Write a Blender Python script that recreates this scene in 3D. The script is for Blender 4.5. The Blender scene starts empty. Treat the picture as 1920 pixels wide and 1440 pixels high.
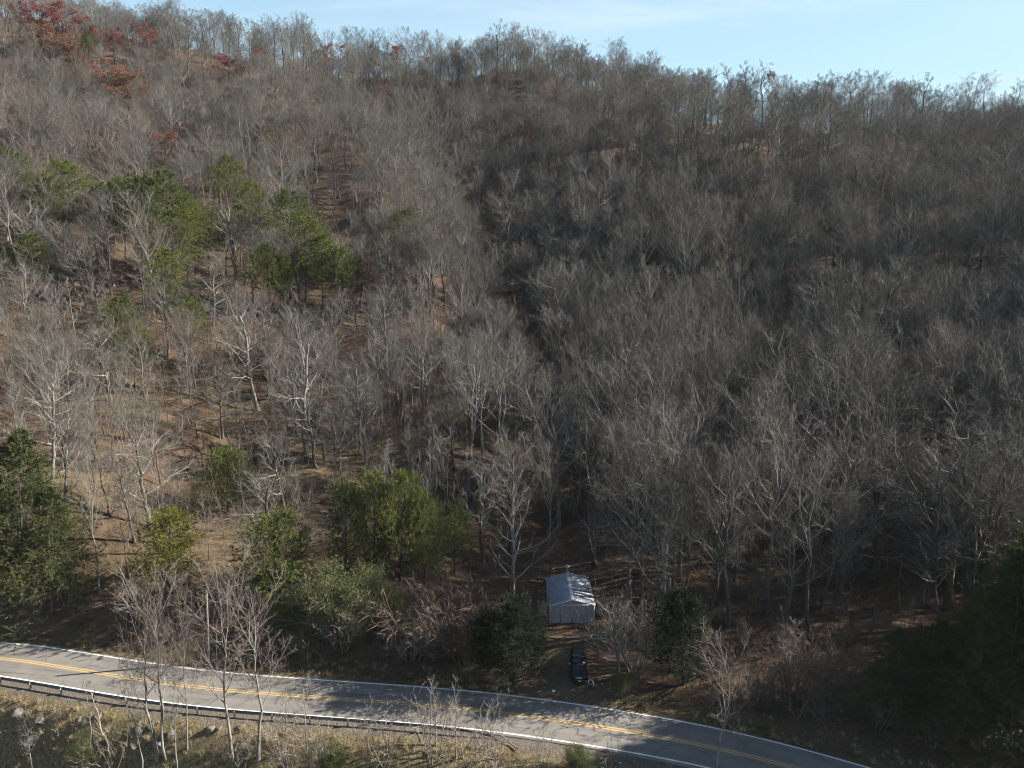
import bpy, bmesh, math, random
import numpy as np
from mathutils import Vector, Matrix, Quaternion

# ------------------------------------------------------------------ camera, sky, sun, exposure
sc = bpy.context.scene
COL = sc.collection
FPX, PITCH, CAM_H = 1330.0, math.radians(15.4), 52.8
cam_data = bpy.data.cameras.new('camera')
cam_data.sensor_fit = 'HORIZONTAL'; cam_data.sensor_width = 36.0
cam_data.lens = FPX / 1920.0 * 36.0
cam_data.clip_start = 0.5; cam_data.clip_end = 9000.0
cam = bpy.data.objects.new('camera', cam_data); COL.objects.link(cam)
cam.location = (0, 0, CAM_H)
cam.rotation_euler = (math.radians(90) - PITCH, 0, 0)
sc.camera = cam

SUN_AZ, SUN_EL = math.radians(8), math.radians(28)      # azimuth counted from +X towards +Y
sun_dir = Vector((math.cos(SUN_EL) * math.cos(SUN_AZ), math.cos(SUN_EL) * math.sin(SUN_AZ), math.sin(SUN_EL)))
sun_data = bpy.data.lights.new('sun', 'SUN')
sun_data.energy = 5.0; sun_data.angle = math.radians(0.5); sun_data.color = (1.0, 0.92, 0.81)
sun = bpy.data.objects.new('sun', sun_data); COL.objects.link(sun)
sun.rotation_euler = (-sun_dir).to_track_quat('-Z', 'Y').to_euler()

sc.view_settings.view_transform = 'Standard'; sc.view_settings.look = 'None'
sc.view_settings.gamma = 1.0; sc.view_settings.exposure = 1.9
sc.cycles.filter_width = 1.05; sc.cycles.max_bounces = 4; sc.cycles.diffuse_bounces = 1; sc.cycles.glossy_bounces = 2
sc.cycles.volume_bounces = 0; sc.cycles.transmission_bounces = 2; sc.cycles.transparent_max_bounces = 4

W = bpy.data.worlds.new('World'); sc.world = W; W.use_nodes = True
nt = W.node_tree; nt.nodes.clear()
def N(t, typ, **kw):
    n = t.nodes.new(typ)
    for k, v in kw.items():
        if k.startswith('i_'): n.inputs[k[2:].replace('_', ' ')].default_value = v
        else: setattr(n, k, v)
    return n
def mix_rgb(t, fac, a, b, mode='MIX'):
    m = t.nodes.new('ShaderNodeMix'); m.data_type = 'RGBA'; m.blend_type = mode
    for s, v in ((m.inputs[0], fac), (m.inputs[6], a), (m.inputs[7], b)):
        if isinstance(v, (int, float)): s.default_value = v
        elif isinstance(v, tuple): s.default_value = (*v, 1.0)[:4]
        else: t.links.new(v, s)
    return m.outputs[2]
def math_node(t, op, a, b=0.0, clamp=False):
    m = t.nodes.new('ShaderNodeMath'); m.operation = op; m.use_clamp = clamp
    for s, v in ((m.inputs[0], a), (m.inputs[1], b)):
        if isinstance(v, (int, float)): s.default_value = v
        else: t.links.new(v, s)
    return m.outputs[0]
def ramp(t, fac, lo, hi):
    m = t.nodes.new('ShaderNodeMapRange'); m.inputs[1].default_value = lo; m.inputs[2].default_value = hi
    m.interpolation_type = 'SMOOTHSTEP'
    t.links.new(fac, m.inputs[0]); return m.outputs[0]
sky = N(nt, 'ShaderNodeTexSky', sky_type='NISHITA', sun_disc=False, sun_elevation=SUN_EL,
        sun_rotation=math.radians(90) - SUN_AZ, altitude=300, air_density=1.0, dust_density=0.4, ozone_density=2.0)
tc = N(nt, 'ShaderNodeTexCoord')
mp = N(nt, 'ShaderNodeMapping'); mp.inputs['Scale'].default_value = (2.0, 1.4, 9.0); mp.inputs['Rotation'].default_value = (0, math.radians(16), 0)
nt.links.new(tc.outputs['Generated'], mp.inputs[0])
nz = N(nt, 'ShaderNodeTexNoise', i_Scale=1.6, i_Detail=7.0, i_Roughness=0.55, i_Distortion=0.6)
nt.links.new(mp.outputs[0], nz.inputs['Vector'])
cl = math_node(nt, 'MULTIPLY', ramp(nt, nz.outputs['Fac'], 0.42, 0.78), 0.60)
bg = N(nt, 'ShaderNodeBackground'); bg.inputs['Strength'].default_value = 0.05
sep = N(nt, 'ShaderNodeSeparateXYZ'); nt.links.new(tc.outputs['Generated'], sep.inputs[0])
veil = math_node(nt, 'SUBTRACT', 1.0, ramp(nt, sep.outputs['Z'], 0.02, 0.48))
hazy = mix_rgb(nt, math_node(nt, 'MULTIPLY', veil, 0.9), sky.outputs[0], (2.9, 4.45, 5.35))
nt.links.new(mix_rgb(nt, cl, hazy, (4.5, 5.3, 5.6)), bg.inputs['Color'])
wo = N(nt, 'ShaderNodeOutputWorld'); nt.links.new(bg.outputs[0], wo.inputs[0])

# ------------------------------------------------------------------ pixel rays, terrain
rng = np.random.default_rng(7); random.seed(7)
CP, SP = math.cos(PITCH), math.sin(PITCH)
GS = 1.1                                                   # metres per unit of the ground survey below
def ray(x, y):
    a = (x - 960.0) / FPX; b = (y - 720.0) / FPX
    return a, CP - b * SP, -SP - b * CP
def on_ray(x, y, Y):
    a, ry, rz = ray(x, y); t = Y / ry
    return a * t, Y, CAM_H + rz * t
def px(P):
    P = np.asarray(P, float); X, Y, Z = P[..., 0], P[..., 1], P[..., 2] - CAM_H
    d = Y * CP - Z * SP; v = Y * SP + Z * CP
    d = np.where(np.abs(d) < 1e-3, 1e-3, d)
    return 960 + FPX * X / d, 720 - FPX * v / d, d

ctrl = []
def cpt(x, y, Y): ctrl.append(on_ray(x, y, Y * GS))
prof_left = [(1150, 70.5), (1060, 76.5), (980, 87), (900, 100), (800, 117), (700, 134), (600, 156), (500, 182), (400, 211), (300, 243)]
for x, k in ((-260, .86), (60, .91), (250, .955), (420, 1.0), (580, 1.04), (700, 1.08)):
    for y, Y in prof_left:
        if x >= 700 and y < 420: continue
        if y >= 1060: cpt(x, y, Y)
        else: cpt(x, y, 76.5 + (Y * k - 76.5) if y < 1000 else Y)
for x, y, Y in ((-260, -60, 330), (-100, 0, 335), (40, 38, 335), (130, 62, 325), (250, 105, 312), (350, 150, 302), (450, 190, 287), (550, 235, 272), (640, 280, 258),
                (-100, 100, 300), (60, 120, 296), (180, 160, 285), (320, 210, 276), (450, 250, 262), (560, 300, 247),
                (800, 600, 162), (780, 500, 188), (770, 420, 212), (730, 350, 236), (790, 700, 138), (800, 800, 118), (830, 900, 101),
                # ravine floor
                (1040, 1000, 96), (1015, 850, 130), (985, 700, 168), (945, 580, 198), (900, 480, 224), (868, 400, 246), (850, 330, 270),
                # bowl at its head
                (720, 250, 300), (850, 250, 298), (960, 300, 272), (960, 220, 310), (780, 195, 330), (1050, 240, 296),
                (400, 140, 372), (520, 142, 370), (640, 146, 368), (760, 148, 364), (860, 146, 358), (950, 132, 350), (1010, 138, 348), (1100, 162, 342),
                (1200, 208, 328), (1300, 238, 312), (1420, 246, 302), (1560, 250, 300), (1700, 264, 298), (1850, 290, 296), (2000, 298, 296), (2250, 300, 296)):
    cpt(x, y, Y)
prof_right = [(1150, 71), (1000, 89), (900, 104), (800, 124), (700, 143), (600, 165), (500, 190), (400, 217), (300, 253)]
for x, k in ((1120, 1.12), (1300, 1.0), (1500, .88), (1720, .76), (1950, .64), (2250, .52), (2600, .42)):
    for y, Y in prof_right:
        if x == 1120 and y < 430: continue
        kk = k + max(0.0, .93 - k) * min(1.0, max(0.0, (620 - y) / 320.0)); cpt(x, y, Y if y > 950 else 89 + (Y - 89) * kk)
cpt(1072, 1167, 69.6); cpt(1072, 1120, 74.0); cpt(1060, 1060, 82)
for X in (-260, -130, 0, 130, 260):                        # back of the ridge, near bank, own side of the valley
    ctrl.append((X * 1.4, 430 * GS, 62)); ctrl.append((X * 1.4, 520 * GS, 12))
    ctrl.append((X, 50, -2.2)); ctrl.append((X, 38, -4.5)); ctrl.append((X, 0, -9)); ctrl.append((X, -60, -6))
ctrl = np.array(ctrl)
def tps_k(d2): return np.where(d2 > 1e-12, d2 * np.log(d2 + 1e-12), 0.0)
cxy = ctrl[:, :2] / 100.0; n = len(cxy)
A = np.zeros((n + 3, n + 3))
A[:n, :n] = tps_k(((cxy[:, None] - cxy[None]) ** 2).sum(-1)) + np.eye(n) * 4e-4
A[:n, n] = 1; A[:n, n + 1:] = cxy; A[n, :n] = 1; A[n + 1:, :n] = cxy.T
tw = np.linalg.solve(A, np.concatenate([ctrl[:, 2], np.zeros(3)]))
def tps(X, Y):
    q = np.stack([X, Y], -1).reshape(-1, 2) / 100.0; out = np.empty(len(q))
    for i in range(0, len(q), 20000):
        s = q[i:i + 20000]
        out[i:i + 20000] = tps_k(((s[:, None] - cxy[None]) ** 2).sum(-1)) @ tw[:n] + tw[n] + s @ tw[n + 1:]
    return out.reshape(np.shape(X))

# road centre line on level ground, from its two edge lines and the double yellow line
rc = np.array([(-220, 70), (-150, 69), (-100, 67.5), (-72, 66.3), (-54.4, 64.9), (-47.9, 63.6), (-41.6, 62.2), (-35.4, 60.9), (-27.9, 59.7), (-17.1, 58.6), (-8, 57.7), (-1, 56.7), (6.3, 55.3), (15.2, 53.2), (22, 51.0), (29, 48.1), (38, 43.8), (50, 37.6), (75, 22), (110, 0), (150, -25)]) * GS
def smooth_line(P, step):
    P = np.asarray(P, float)
    for _ in range(3):                                     # Chaikin corner cutting
        a = P[:-1] * .75 + P[1:] * .25; b = P[:-1] * .25 + P[1:] * .75
        P = np.concatenate([P[:1], np.stack([a, b], 1).reshape(-1, P.shape[1]), P[-1:]])
    s = np.concatenate([[0], np.cumsum(np.linalg.norm(np.diff(P, axis=0), axis=1))])
    t = np.linspace(0, s[-1], int(s[-1] / step) + 1)
    return np.stack([np.interp(t, s, P[:, k]) for k in range(P.shape[1])], 1)
RC = smooth_line(rc, 1.0)
RT = np.gradient(RC, axis=0); RT /= np.linalg.norm(RT, axis=1)[:, None]
RN = np.stack([-RT[:, 1], RT[:, 0]], 1)                   # points to the far (hill) side
def road_dist(X, Y):
    X = np.asarray(X, float); q = np.stack([X, np.asarray(Y, float)], -1).reshape(-1, 2); out = np.empty(len(q)); R = RC[::2]; Nn = RN[::2]
    for i in range(0, len(q), 20000):
        s = q[i:i + 20000]; d = s[:, None] - R[None]; d2 = (d ** 2).sum(-1); j = d2.argmin(1)
        out[i:i + 20000] = np.sqrt(d2[np.arange(len(s)), j]) * np.sign((d[np.arange(len(s)), j] * Nn[j]).sum(1) + 1e-9)
    return out.reshape(X.shape)
def sstep(a, b, x):
    t = np.clip((x - a) / (b - a), 0, 1); return t * t * (3 - 2 * t)
_ph = rng.uniform(0, 6.28, (40, 2)); _dir = rng.uniform(0, 6.28, 40); _wl = np.exp(rng.uniform(math.log(5), math.log(55), 40))
def bumps(X, Y):
    z = np.zeros(np.shape(X))
    for k in range(40):
        u = X * math.cos(_dir[k]) + Y * math.sin(_dir[k])
        z = z + 0.0085 * _wl[k] * np.sin(u * 6.283 / _wl[k] + _ph[k, 0])
    return z
SHED = (7.35, 74.0)                                         # footprint centre used for the level pad
def height_raw(X, Y):
    X = np.asarray(X, float); Y = np.asarray(Y, float)
    Xc = np.clip(X, -430, 430); Yc = np.clip(Y, -80, 560)
    z = tps(Xc, Yc)
    out = np.hypot(X - Xc, Y - Yc)
    z = z * (1 - sstep(0, 900, out)) + 20 * sstep(0, 900, out)
    amp = sstep(70, 110, Y) * 0.8 + 0.2
    z = z + bumps(X, Y) * amp
    sd = np.hypot((X - SHED[0]) / 6.5, (Y - 77.5) / 6.0)
    z = z + (1.25 - z) * (1 - sstep(0.75, 1.7, sd))
    d = road_dist(X, Y)
    w = np.where(d > 0, 1 - sstep(3.3, 9.0, d), 1 - sstep(4.4, 9.5, -d))
    ditch = -0.35 * np.exp(-((d - 4.6) / 0.8) ** 2) * (1 - np.exp(-((X - 8) / 7.0) ** 2))
    return z * (1 - w) + w * (-0.06) + ditch
gx = np.concatenate([-np.geomspace(2600, 440, 9), np.arange(-420, -84, 4.5), np.arange(-84, 84, 1.1), np.arange(84, 421, 4.5), np.geomspace(440, 2600, 9)])
gy = np.concatenate([-np.geomspace(1500, 80, 7), np.arange(-60, 38, 4.0), np.arange(38, 100, .75), np.arange(100, 180, 1.6), np.arange(180, 480, 3.0), np.arange(484, 570, 8), np.geomspace(600, 3600, 10)])
GX, GY = np.meshgrid(gx, gy)
GZ = height_raw(GX, GY)
def H(X, Y):
    X = np.asarray(X, float); Y = np.asarray(Y, float)
    i = np.clip(np.searchsorted(gx, X) - 1, 0, len(gx) - 2); j = np.clip(np.searchsorted(gy, Y) - 1, 0, len(gy) - 2)
    u = np.clip((X - gx[i]) / (gx[i + 1] - gx[i]), 0, 1); v = np.clip((Y - gy[j]) / (gy[j + 1] - gy[j]), 0, 1)
    return (GZ[j, i] * (1 - u) + GZ[j, i + 1] * u) * (1 - v) + (GZ[j + 1, i] * (1 - u) + GZ[j + 1, i + 1] * u) * v
def ground_at(x, y, far=520.0):                            # first meeting of a picture ray with the ground
    Y = np.arange(20.0, far, 0.25); a, ry, rz = ray(x, y); t = Y / ry
    below = np.nonzero(CAM_H + rz * t < H(a * t, Y))[0]
    k = below[0] if len(below) else int(np.argmax(np.where((Y > 250) & (Y < 400), H(a * t, Y) - CAM_H - rz * t, -1e9)))   # past the crest: stand on the crest
    return Vector((a * t[k], Y[k], float(H(a * t[k], Y[k]))))

# ------------------------------------------------------------------ materials
def new_mat(name, rough=0.9):
    m = bpy.data.materials.new(name); m.use_nodes = True; t = m.node_tree
    b = t.nodes['Principled BSDF']; b.inputs['Roughness'].default_value = rough
    b.inputs['Specular IOR Level'].default_value = 0.25
    return m, t, b
def noise(t, scale, detail=3.0, rough=0.6, coord='Object', dist=0.0, vec=None):
    n = N(t, 'ShaderNodeTexNoise', i_Scale=scale, i_Detail=detail, i_Roughness=rough, i_Distortion=dist)
    if vec is None:
        vec = N(t, 'ShaderNodeTexCoord').outputs[coord]
    t.links.new(vec, n.inputs['Vector']); return n.outputs['Fac']
def bump(t, b, h, strength, dist):
    n = N(t, 'ShaderNodeBump', i_Strength=strength, i_Distance=dist); t.links.new(h, n.inputs['Height']); t.links.new(n.outputs[0], b.inputs['Normal'])
ALB = 0.5                                                   # bark, litter and leaves are darker than they look in sun
def natural(name, cols, scale=3.0, vary=True, rough=0.9, stretch=None, coord='Object', spec=0.2, trans=0.0):
    """blend of three own colours: noise on the surface and a different mix for every object or instance"""
    m, t, b = new_mat(name, rough); b.inputs['Specular IOR Level'].default_value = spec
    cols = [tuple(v * ALB for v in q) for q in cols]
    vec = N(t, 'ShaderNodeTexCoord').outputs[coord]
    if stretch:
        k = N(t, 'ShaderNodeMapping'); k.inputs['Scale'].default_value = stretch; t.links.new(vec, k.inputs[0]); vec = k.outputs[0]
    c = mix_rgb(t, ramp(t, noise(t, scale, vec=vec), 0.35, 0.65), cols[0], cols[1])
    if vary:
        r = N(t, 'ShaderNodeObjectInfo').outputs['Random']
        c = mix_rgb(t, math_node(t, 'MULTIPLY', r, 0.85), c, cols[2])
    t.links.new(c, b.inputs['Base Color'])
    if trans:
        tr = N(t, 'ShaderNodeBsdfTranslucent'); t.links.new(c, tr.inputs[0]); mx = N(t, 'ShaderNodeMixShader'); mx.inputs[0].default_value = trans
        t.links.new(b.outputs[0], mx.inputs[1]); t.links.new(tr.outputs[0], mx.inputs[2]); t.links.new(mx.outputs[0], t.nodes['Material Output'].inputs[0])
    return m
M = {}
M['bark'] = natural('grey_bark', ((.19, .165, .135), (.30, .275, .235), (.13, .115, .10)), 2.2, stretch=(3, 3, .5))
M['dark_bark'] = natural('dark_bark', ((.085, .07, .055), (.15, .13, .11), (.07, .06, .05)), 2.2, stretch=(3, 3, .5))
M['pale_bark'] = natural('pale_bark', ((.44, .42, .38), (.21, .195, .17), (.31, .29, .26)), 1.1, stretch=(2, 2, .9))
M['limb'] = natural('grey_limb', ((.35, .338, .31), (.49, .475, .44), (.23, .22, .197)), 1.2)
M['pale_limb'] = natural('pale_limb', ((.45, .43, .39), (.30, .28, .25), (.35, .33, .295)), 1.2)
M['twig'] = natural('grey_twig', ((.140, .132, .115), (.195, .184, .162), (.088, .082, .071)), .25)
M['twig_red'] = natural('russet_twig', ((.22, .17, .135), (.255, .205, .168), (.175, .143, .12)), .25)
M['pine'] = natural('pine_needles', ((.165, .20, .045), (.23, .25, .055), (.10, .145, .04)), 1.9, trans=.2)
M['pine_yellow'] = natural('yellow_green_needles', ((.22, .225, .03), (.27, .26, .04), (.16, .18, .03)), 1.9, trans=.2)
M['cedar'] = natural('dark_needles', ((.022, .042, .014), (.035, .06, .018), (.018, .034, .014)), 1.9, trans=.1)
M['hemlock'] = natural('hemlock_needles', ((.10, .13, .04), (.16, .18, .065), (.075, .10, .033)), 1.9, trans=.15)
M['privet'] = natural('bush_leaves', ((.15, .19, .06), (.23, .25, .10), (.11, .15, .05)), 1.9, trans=.25, spec=.35)
M['leaf_red'] = natural('red_oak_leaves', ((.36, .10, .07), (.42, .14, .09), (.31, .10, .08)), .4, trans=.25)
M['leaf_orange'] = natural('orange_oak_leaves', ((.38, .18, .10), (.42, .22, .13), (.34, .16, .10)), .4, trans=.25)
M['straw'] = natural('dry_grass', ((.70, .55, .34), (.80, .66, .44), (.58, .44, .26)), .4, trans=.2)
M['green_grass'] = natural('green_grass', ((.12, .14, .035), (.18, .18, .06), (.10, .12, .03)), .4, trans=.2)
M['brush'] = natural('brush_twigs', ((.20, .15, .115), (.27, .215, .17), (.15, .105, .08)), .5)
M['pale_brush'] = natural('pale_brush_twigs', ((.36, .325, .28), (.28, .24, .20), (.30, .26, .22)), .5)
M['rock'] = natural('sandstone', ((.24, .22, .19), (.31, .285, .245), (.17, .15, .13)), 1.5)
M['leaf_dead'] = natural('fallen_oak_leaves', ((.27, .14, .07), (.34, .19, .10), (.20, .105, .055)), .6, trans=.15)
M['galv'] = natural('galvanised_steel', ((.26, .27, .275), (.18, .185, .19), (.3, .3, .3)), 2.0, vary=False, rough=.45, spec=.5)
M['galv'].node_tree.nodes['Principled BSDF'].inputs['Metallic'].default_value = .75
M['pole'] = natural('weathered_pole', ((.30, .26, .21), (.20, .17, .135), (.3, .3, .3)), 3.0, vary=False, stretch=(4, 4, .4))
M['wire'] = natural('wire', ((.10, .10, .10), (.14, .14, .14), (.1, .1, .1)), 1.0, vary=False, rough=.5)
M['log'] = natural('fallen_log', ((.46, .41, .34), (.32, .28, .23), (.4, .36, .3)), 2.0, vary=False)

def ground_material():
    m, t, b = new_mat('leaf_litter', .95)
    P = N(t, 'ShaderNodeTexCoord').outputs['Object']
    big = ramp(t, noise(t, .045, 4, vec=P), .35, .68); mid = ramp(t, noise(t, .42, 5, .7, vec=P), .35, .65); fine = ramp(t, noise(t, 5.5, 4, .75, vec=P), .36, .64)
    c = mix_rgb(t, big, (.076, .046, .026), (.110, .069, .040))
    c = mix_rgb(t, math_node(t, 'MULTIPLY', mid, .75), c, (.052, .034, .022))
    pa = ramp(t, noise(t, .16, 6, .75, vec=P, dist=.8), .48, .60); c = mix_rgb(t, math_node(t, 'MULTIPLY', pa, .6), c, (.15, .112, .075))
    pb = ramp(t, noise(t, .9, 6, .8, vec=P, dist=.5), .52, .62); c = mix_rgb(t, math_node(t, 'MULTIPLY', pb, .65), c, (.03, .023, .017))
    c = mix_rgb(t, math_node(t, 'MULTIPLY', fine, .55), c, (.15, .10, .063))
    v = N(t, 'ShaderNodeTexVoronoi', i_Scale=3.2); t.links.new(P, v.inputs['Vector'])
    c = mix_rgb(t, math_node(t, 'MULTIPLY', v.outputs['Color'], .35), c, (.036, .026, .019))
    def attr(n): return N(t, 'ShaderNodeAttribute', attribute_name=n).outputs['Fac']
    gn = noise(t, 1.1, 5, .7, vec=P)
    g = mix_rgb(t, ramp(t, noise(t, 3.5, 4, .7, vec=P), .35, .65), (.085, .078, .032), (.225, .172, .098))
    gf = math_node(t, 'MULTIPLY', attr('grass'), ramp(t, gn, .18, .46))
    c = mix_rgb(t, gf, c, g)
    dk = mix_rgb(t, ramp(t, noise(t, 9, 4, .7, vec=P), .4, .6), (.10, .085, .068), (.15, .133, .11))
    c = mix_rgb(t, math_node(t, 'MULTIPLY', attr('gravel'), ramp(t, gn, .25, .5)), c, dk)
    t.links.new(c, b.inputs['Base Color'])
    bump(t, b, math_node(t, 'ADD', noise(t, 2.2, 5, .7, vec=P), math_node(t, 'MULTIPLY', noise(t, 9, 3, .7, vec=P), .5)), .9, .35)
    return m
def asphalt_material(name='asphalt', gravel=False):
    m, t, b = new_mat(name, .92)
    P = N(t, 'ShaderNodeTexCoord').outputs['Object']
    a1 = ramp(t, noise(t, .35, 5, .65, vec=P), .35, .65); a2 = ramp(t, noise(t, 14, 3, .7, vec=P), .35, .65)
    lo, hi, sp = ((.150, .142, .128), (.178, .168, .152), (.122, .116, .106)) if not gravel else ((.125, .108, .088), (.16, .143, .12), (.095, .083, .068))
    c = mix_rgb(t, a1, lo, hi); c = mix_rgb(t, math_node(t, 'MULTIPLY', a2, .45), c, sp)
    w = N(t, 'ShaderNodeTexVoronoi', feature='DISTANCE_TO_EDGE', i_Scale=.16)
    nn = N(t, 'ShaderNodeTexNoise', i_Scale=.8, i_Detail=4); t.links.new(P, nn.inputs['Vector'])
    t.links.new(mix_rgb(t, .35, P, nn.outputs['Color'], 'ADD'), w.inputs['Vector'])
    crack = math_node(t, 'LESS_THAN', w.outputs['Distance'], .006)
    if not gravel:
        tk = math_node(t, 'MULTIPLY', N(t, 'ShaderNodeAttribute', attribute_name='track').outputs['Fac'], ramp(t, noise(t, .3, 3, .6, vec=P), .2, .7))
        c = mix_rgb(t, math_node(t, 'MULTIPLY', tk, .5), c, (.105, .10, .093))
        pt = ramp(t, noise(t, .11, 2, .4, vec=P), .60, .62); c = mix_rgb(t, math_node(t, 'MULTIPLY', pt, .35), c, (.10, .097, .09))
    if not gravel: c = mix_rgb(t, math_node(t, 'MULTIPLY', crack, .38), c, (.03, .029, .028))
    t.links.new(c, b.inputs['Base Color']); bump(t, b, noise(t, 40, 2, .6, vec=P), .3, .02)
    return m
def paint_material(name, col, under):
    m, t, b = new_mat(name, .8)
    P = N(t, 'ShaderNodeTexCoord').outputs['Object']
    wear = math_node(t, 'ADD', math_node(t, 'MULTIPLY', ramp(t, noise(t, 6, 5, .75, vec=P), .52, .72), .65), math_node(t, 'MULTIPLY', ramp(t, noise(t, .5, 3, .6, vec=P), .5, .75), .3))
    t.links.new(mix_rgb(t, wear, col, under), b.inputs['Base Color']); return m

# ------------------------------------------------------------------ mesh helpers
def mesh_from(name, V, quads=None, tris=None, mats=(), qmi=None, tmi=None, smooth=False):
    me = bpy.data.meshes.new(name); V = np.asarray(V, np.float32)
    q = np.zeros((0, 4), np.int32) if quads is None else np.asarray(quads, np.int32).reshape(-1, 4)
    t = np.zeros((0, 3), np.int32) if tris is None else np.asarray(tris, np.int32).reshape(-1, 3)
    me.vertices.add(len(V)); me.vertices.foreach_set('co', V.ravel())
    me.loops.add(len(q) * 4 + len(t) * 3); me.polygons.add(len(q) + len(t))
    me.loops.foreach_set('vertex_index', np.concatenate([q.ravel(), t.ravel()]))
    st = np.concatenate([np.arange(len(q)) * 4, len(q) * 4 + np.arange(len(t)) * 3]).astype(np.int32)
    me.polygons.foreach_set('loop_start', st)
    for m in mats: me.materials.append(m)
    mi = np.concatenate([np.zeros(len(q), np.int32) if qmi is None else qmi, np.zeros(len(t), np.int32) if tmi is None else tmi]).astype(np.int32)
    me.polygons.foreach_set('material_index', mi)
    if smooth: me.polygons.foreach_set('use_smooth', np.ones(len(q) + len(t), bool))
    me.update(calc_edges=True); me.validate(); return me
class Build:
    """collects tubes, ribbons and loose faces and turns them into ONE mesh"""
    def __init__(s): s.V = []; s.Q = []; s.T = []; s.qm = []; s.tm = []; s.n = 0
    def add(s, V, q=None, t=None, mi=0):
        V = np.asarray(V, float).reshape(-1, 3)
        if q is not None and len(q): s.Q.append(np.asarray(q) + s.n); s.qm.append(np.full(len(q), mi))
        if t is not None and len(t): s.T.append(np.asarray(t) + s.n); s.tm.append(np.full(len(t), mi))
        s.V.append(V); s.n += len(V)
    def tubes(s, P, R, S=4, mi=0, cap=False):
        P = np.asarray(P, float); R = np.asarray(R, float); n_, K = P.shape[:2]
        T = np.gradient(P, axis=1); T /= np.linalg.norm(T, axis=2, keepdims=True) + 1e-9
        ref = np.where(np.abs(T[:, :1, 2:]) > .9, np.array([1., .2, 0]), np.array([.1, .15, 1.]))
        u = ref - (ref * T).sum(-1, keepdims=True) * T; u /= np.linalg.norm(u, axis=2, keepdims=True) + 1e-9
        v = np.cross(T, u); a = np.arange(S) * 2 * math.pi / S
        V = P[:, :, None] + R[:, :, None, None] * (np.cos(a)[None, None, :, None] * u[:, :, None] + np.sin(a)[None, None, :, None] * v[:, :, None])
        b, k, j = np.meshgrid(np.arange(n_), np.arange(K - 1), np.arange(S), indexing='ij'); j2 = (j + 1) % S
        f = np.stack([(b * K + k) * S + j, (b * K + k) * S + j2, (b * K + k + 1) * S + j2, (b * K + k + 1) * S + j], -1).reshape(-1, 4)
        s.add(V, q=f, mi=mi)
        if cap:
            base = s.n - n_ * K * S
            for b_ in range(n_):
                for kk in (0, K - 1):
                    c = P[b_, kk]; i0 = s.n; s.add([c], mi=mi); r0 = base + (b_ * K + kk) * S
                    s.T.append(np.array([(i0, r0 + j_, r0 + (j_ + 1) % S) for j_ in range(S)])); s.tm.append(np.full(S, mi))
    def blades(s, A, B, C, Wd, mi=0):
        """thin bent blades A-B-C, widest at the root, pointed at the tip"""
        A, B, C = (np.asarray(z, float) for z in (A, B, C)); n_ = len(A)
        d = C - A; d /= np.linalg.norm(d, axis=1, keepdims=True) + 1e-9
        u = np.cross(d, rng.normal(size=(n_, 3))); u /= np.linalg.norm(u, axis=1, keepdims=True) + 1e-9
        Wd = np.broadcast_to(np.asarray(Wd, float), (n_,))[:, None] / 2
        V = np.stack([A - u * Wd, A + u * Wd, B - u * Wd * .75, B + u * Wd * .75, C], 1); i = np.arange(n_)[:, None] * 5
        s.add(V, q=i + np.array([[0, 1, 3, 2]]), t=i + np.array([[2, 3, 4]]), mi=mi)
    def leaves(s, Pn, size, mi=0, flat=0.0):
        Pn = np.asarray(Pn, float); n_ = len(Pn); u = rng.normal(size=(n_, 3)); u[:, 2] *= (1 - flat); u /= np.linalg.norm(u, axis=1, keepdims=True)
        v = np.cross(u, rng.normal(size=(n_, 3))); v[:, 2] *= (1 - flat); v /= np.linalg.norm(v, axis=1, keepdims=True)
        sz = (size * rng.uniform(.6, 1.3, n_))[:, None]
        V = np.stack([Pn, Pn + u * sz * .5 + v * sz * .32, Pn + u * sz, Pn + u * sz * .5 - v * sz * .32], 1); i = np.arange(n_)[:, None] * 4
        s.add(V, q=i + np.array([[0, 1, 2, 3]]), mi=mi)
    def box(s, x0, x1, y0, y1, z0, z1, mi=0, tf=None):
        V = np.array([(x, y, z) for z in (z0, z1) for y in (y0, y1) for x in (x0, x1)], float)
        if tf is not None: V = tf(V)
        s.add(V, q=[(0, 2, 3, 1), (4, 5, 7, 6), (0, 1, 5, 4), (1, 3, 7, 5), (3, 2, 6, 7), (2, 0, 4, 6)], mi=mi)
    def mesh(s, name, mats, smooth=False):
        cat = lambda L, w: np.concatenate(L) if L else np.zeros((0, w) if w else 0, np.int32)
        return mesh_from(name, np.concatenate(s.V), cat(s.Q, 4), cat(s.T, 3), mats, cat(s.qm, 0), cat(s.tm, 0), smooth)
def link(name, me, parent=None):
    o = bpy.data.objects.new(name, me); COL.objects.link(o)
    if parent is not None: o.parent = parent
    return o
def tag(o, label=None, cat=None, group=None, kind=None):
    if label: o['label'] = label
    if cat: o['category'] = cat
    if group: o['group'] = group
    if kind: o['kind'] = kind
    return o
def thing(name, loc, label, cat, group=None, rot=(0, 0, 0), scale=(1, 1, 1)):
    o = link(name, None); o.location = loc; o.rotation_euler = rot; o.scale = scale
    o.empty_display_size = .5
    return tag(o, label, cat, group)
def unit(v): return v / (np.linalg.norm(v, axis=-1, keepdims=True) + 1e-9)

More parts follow.
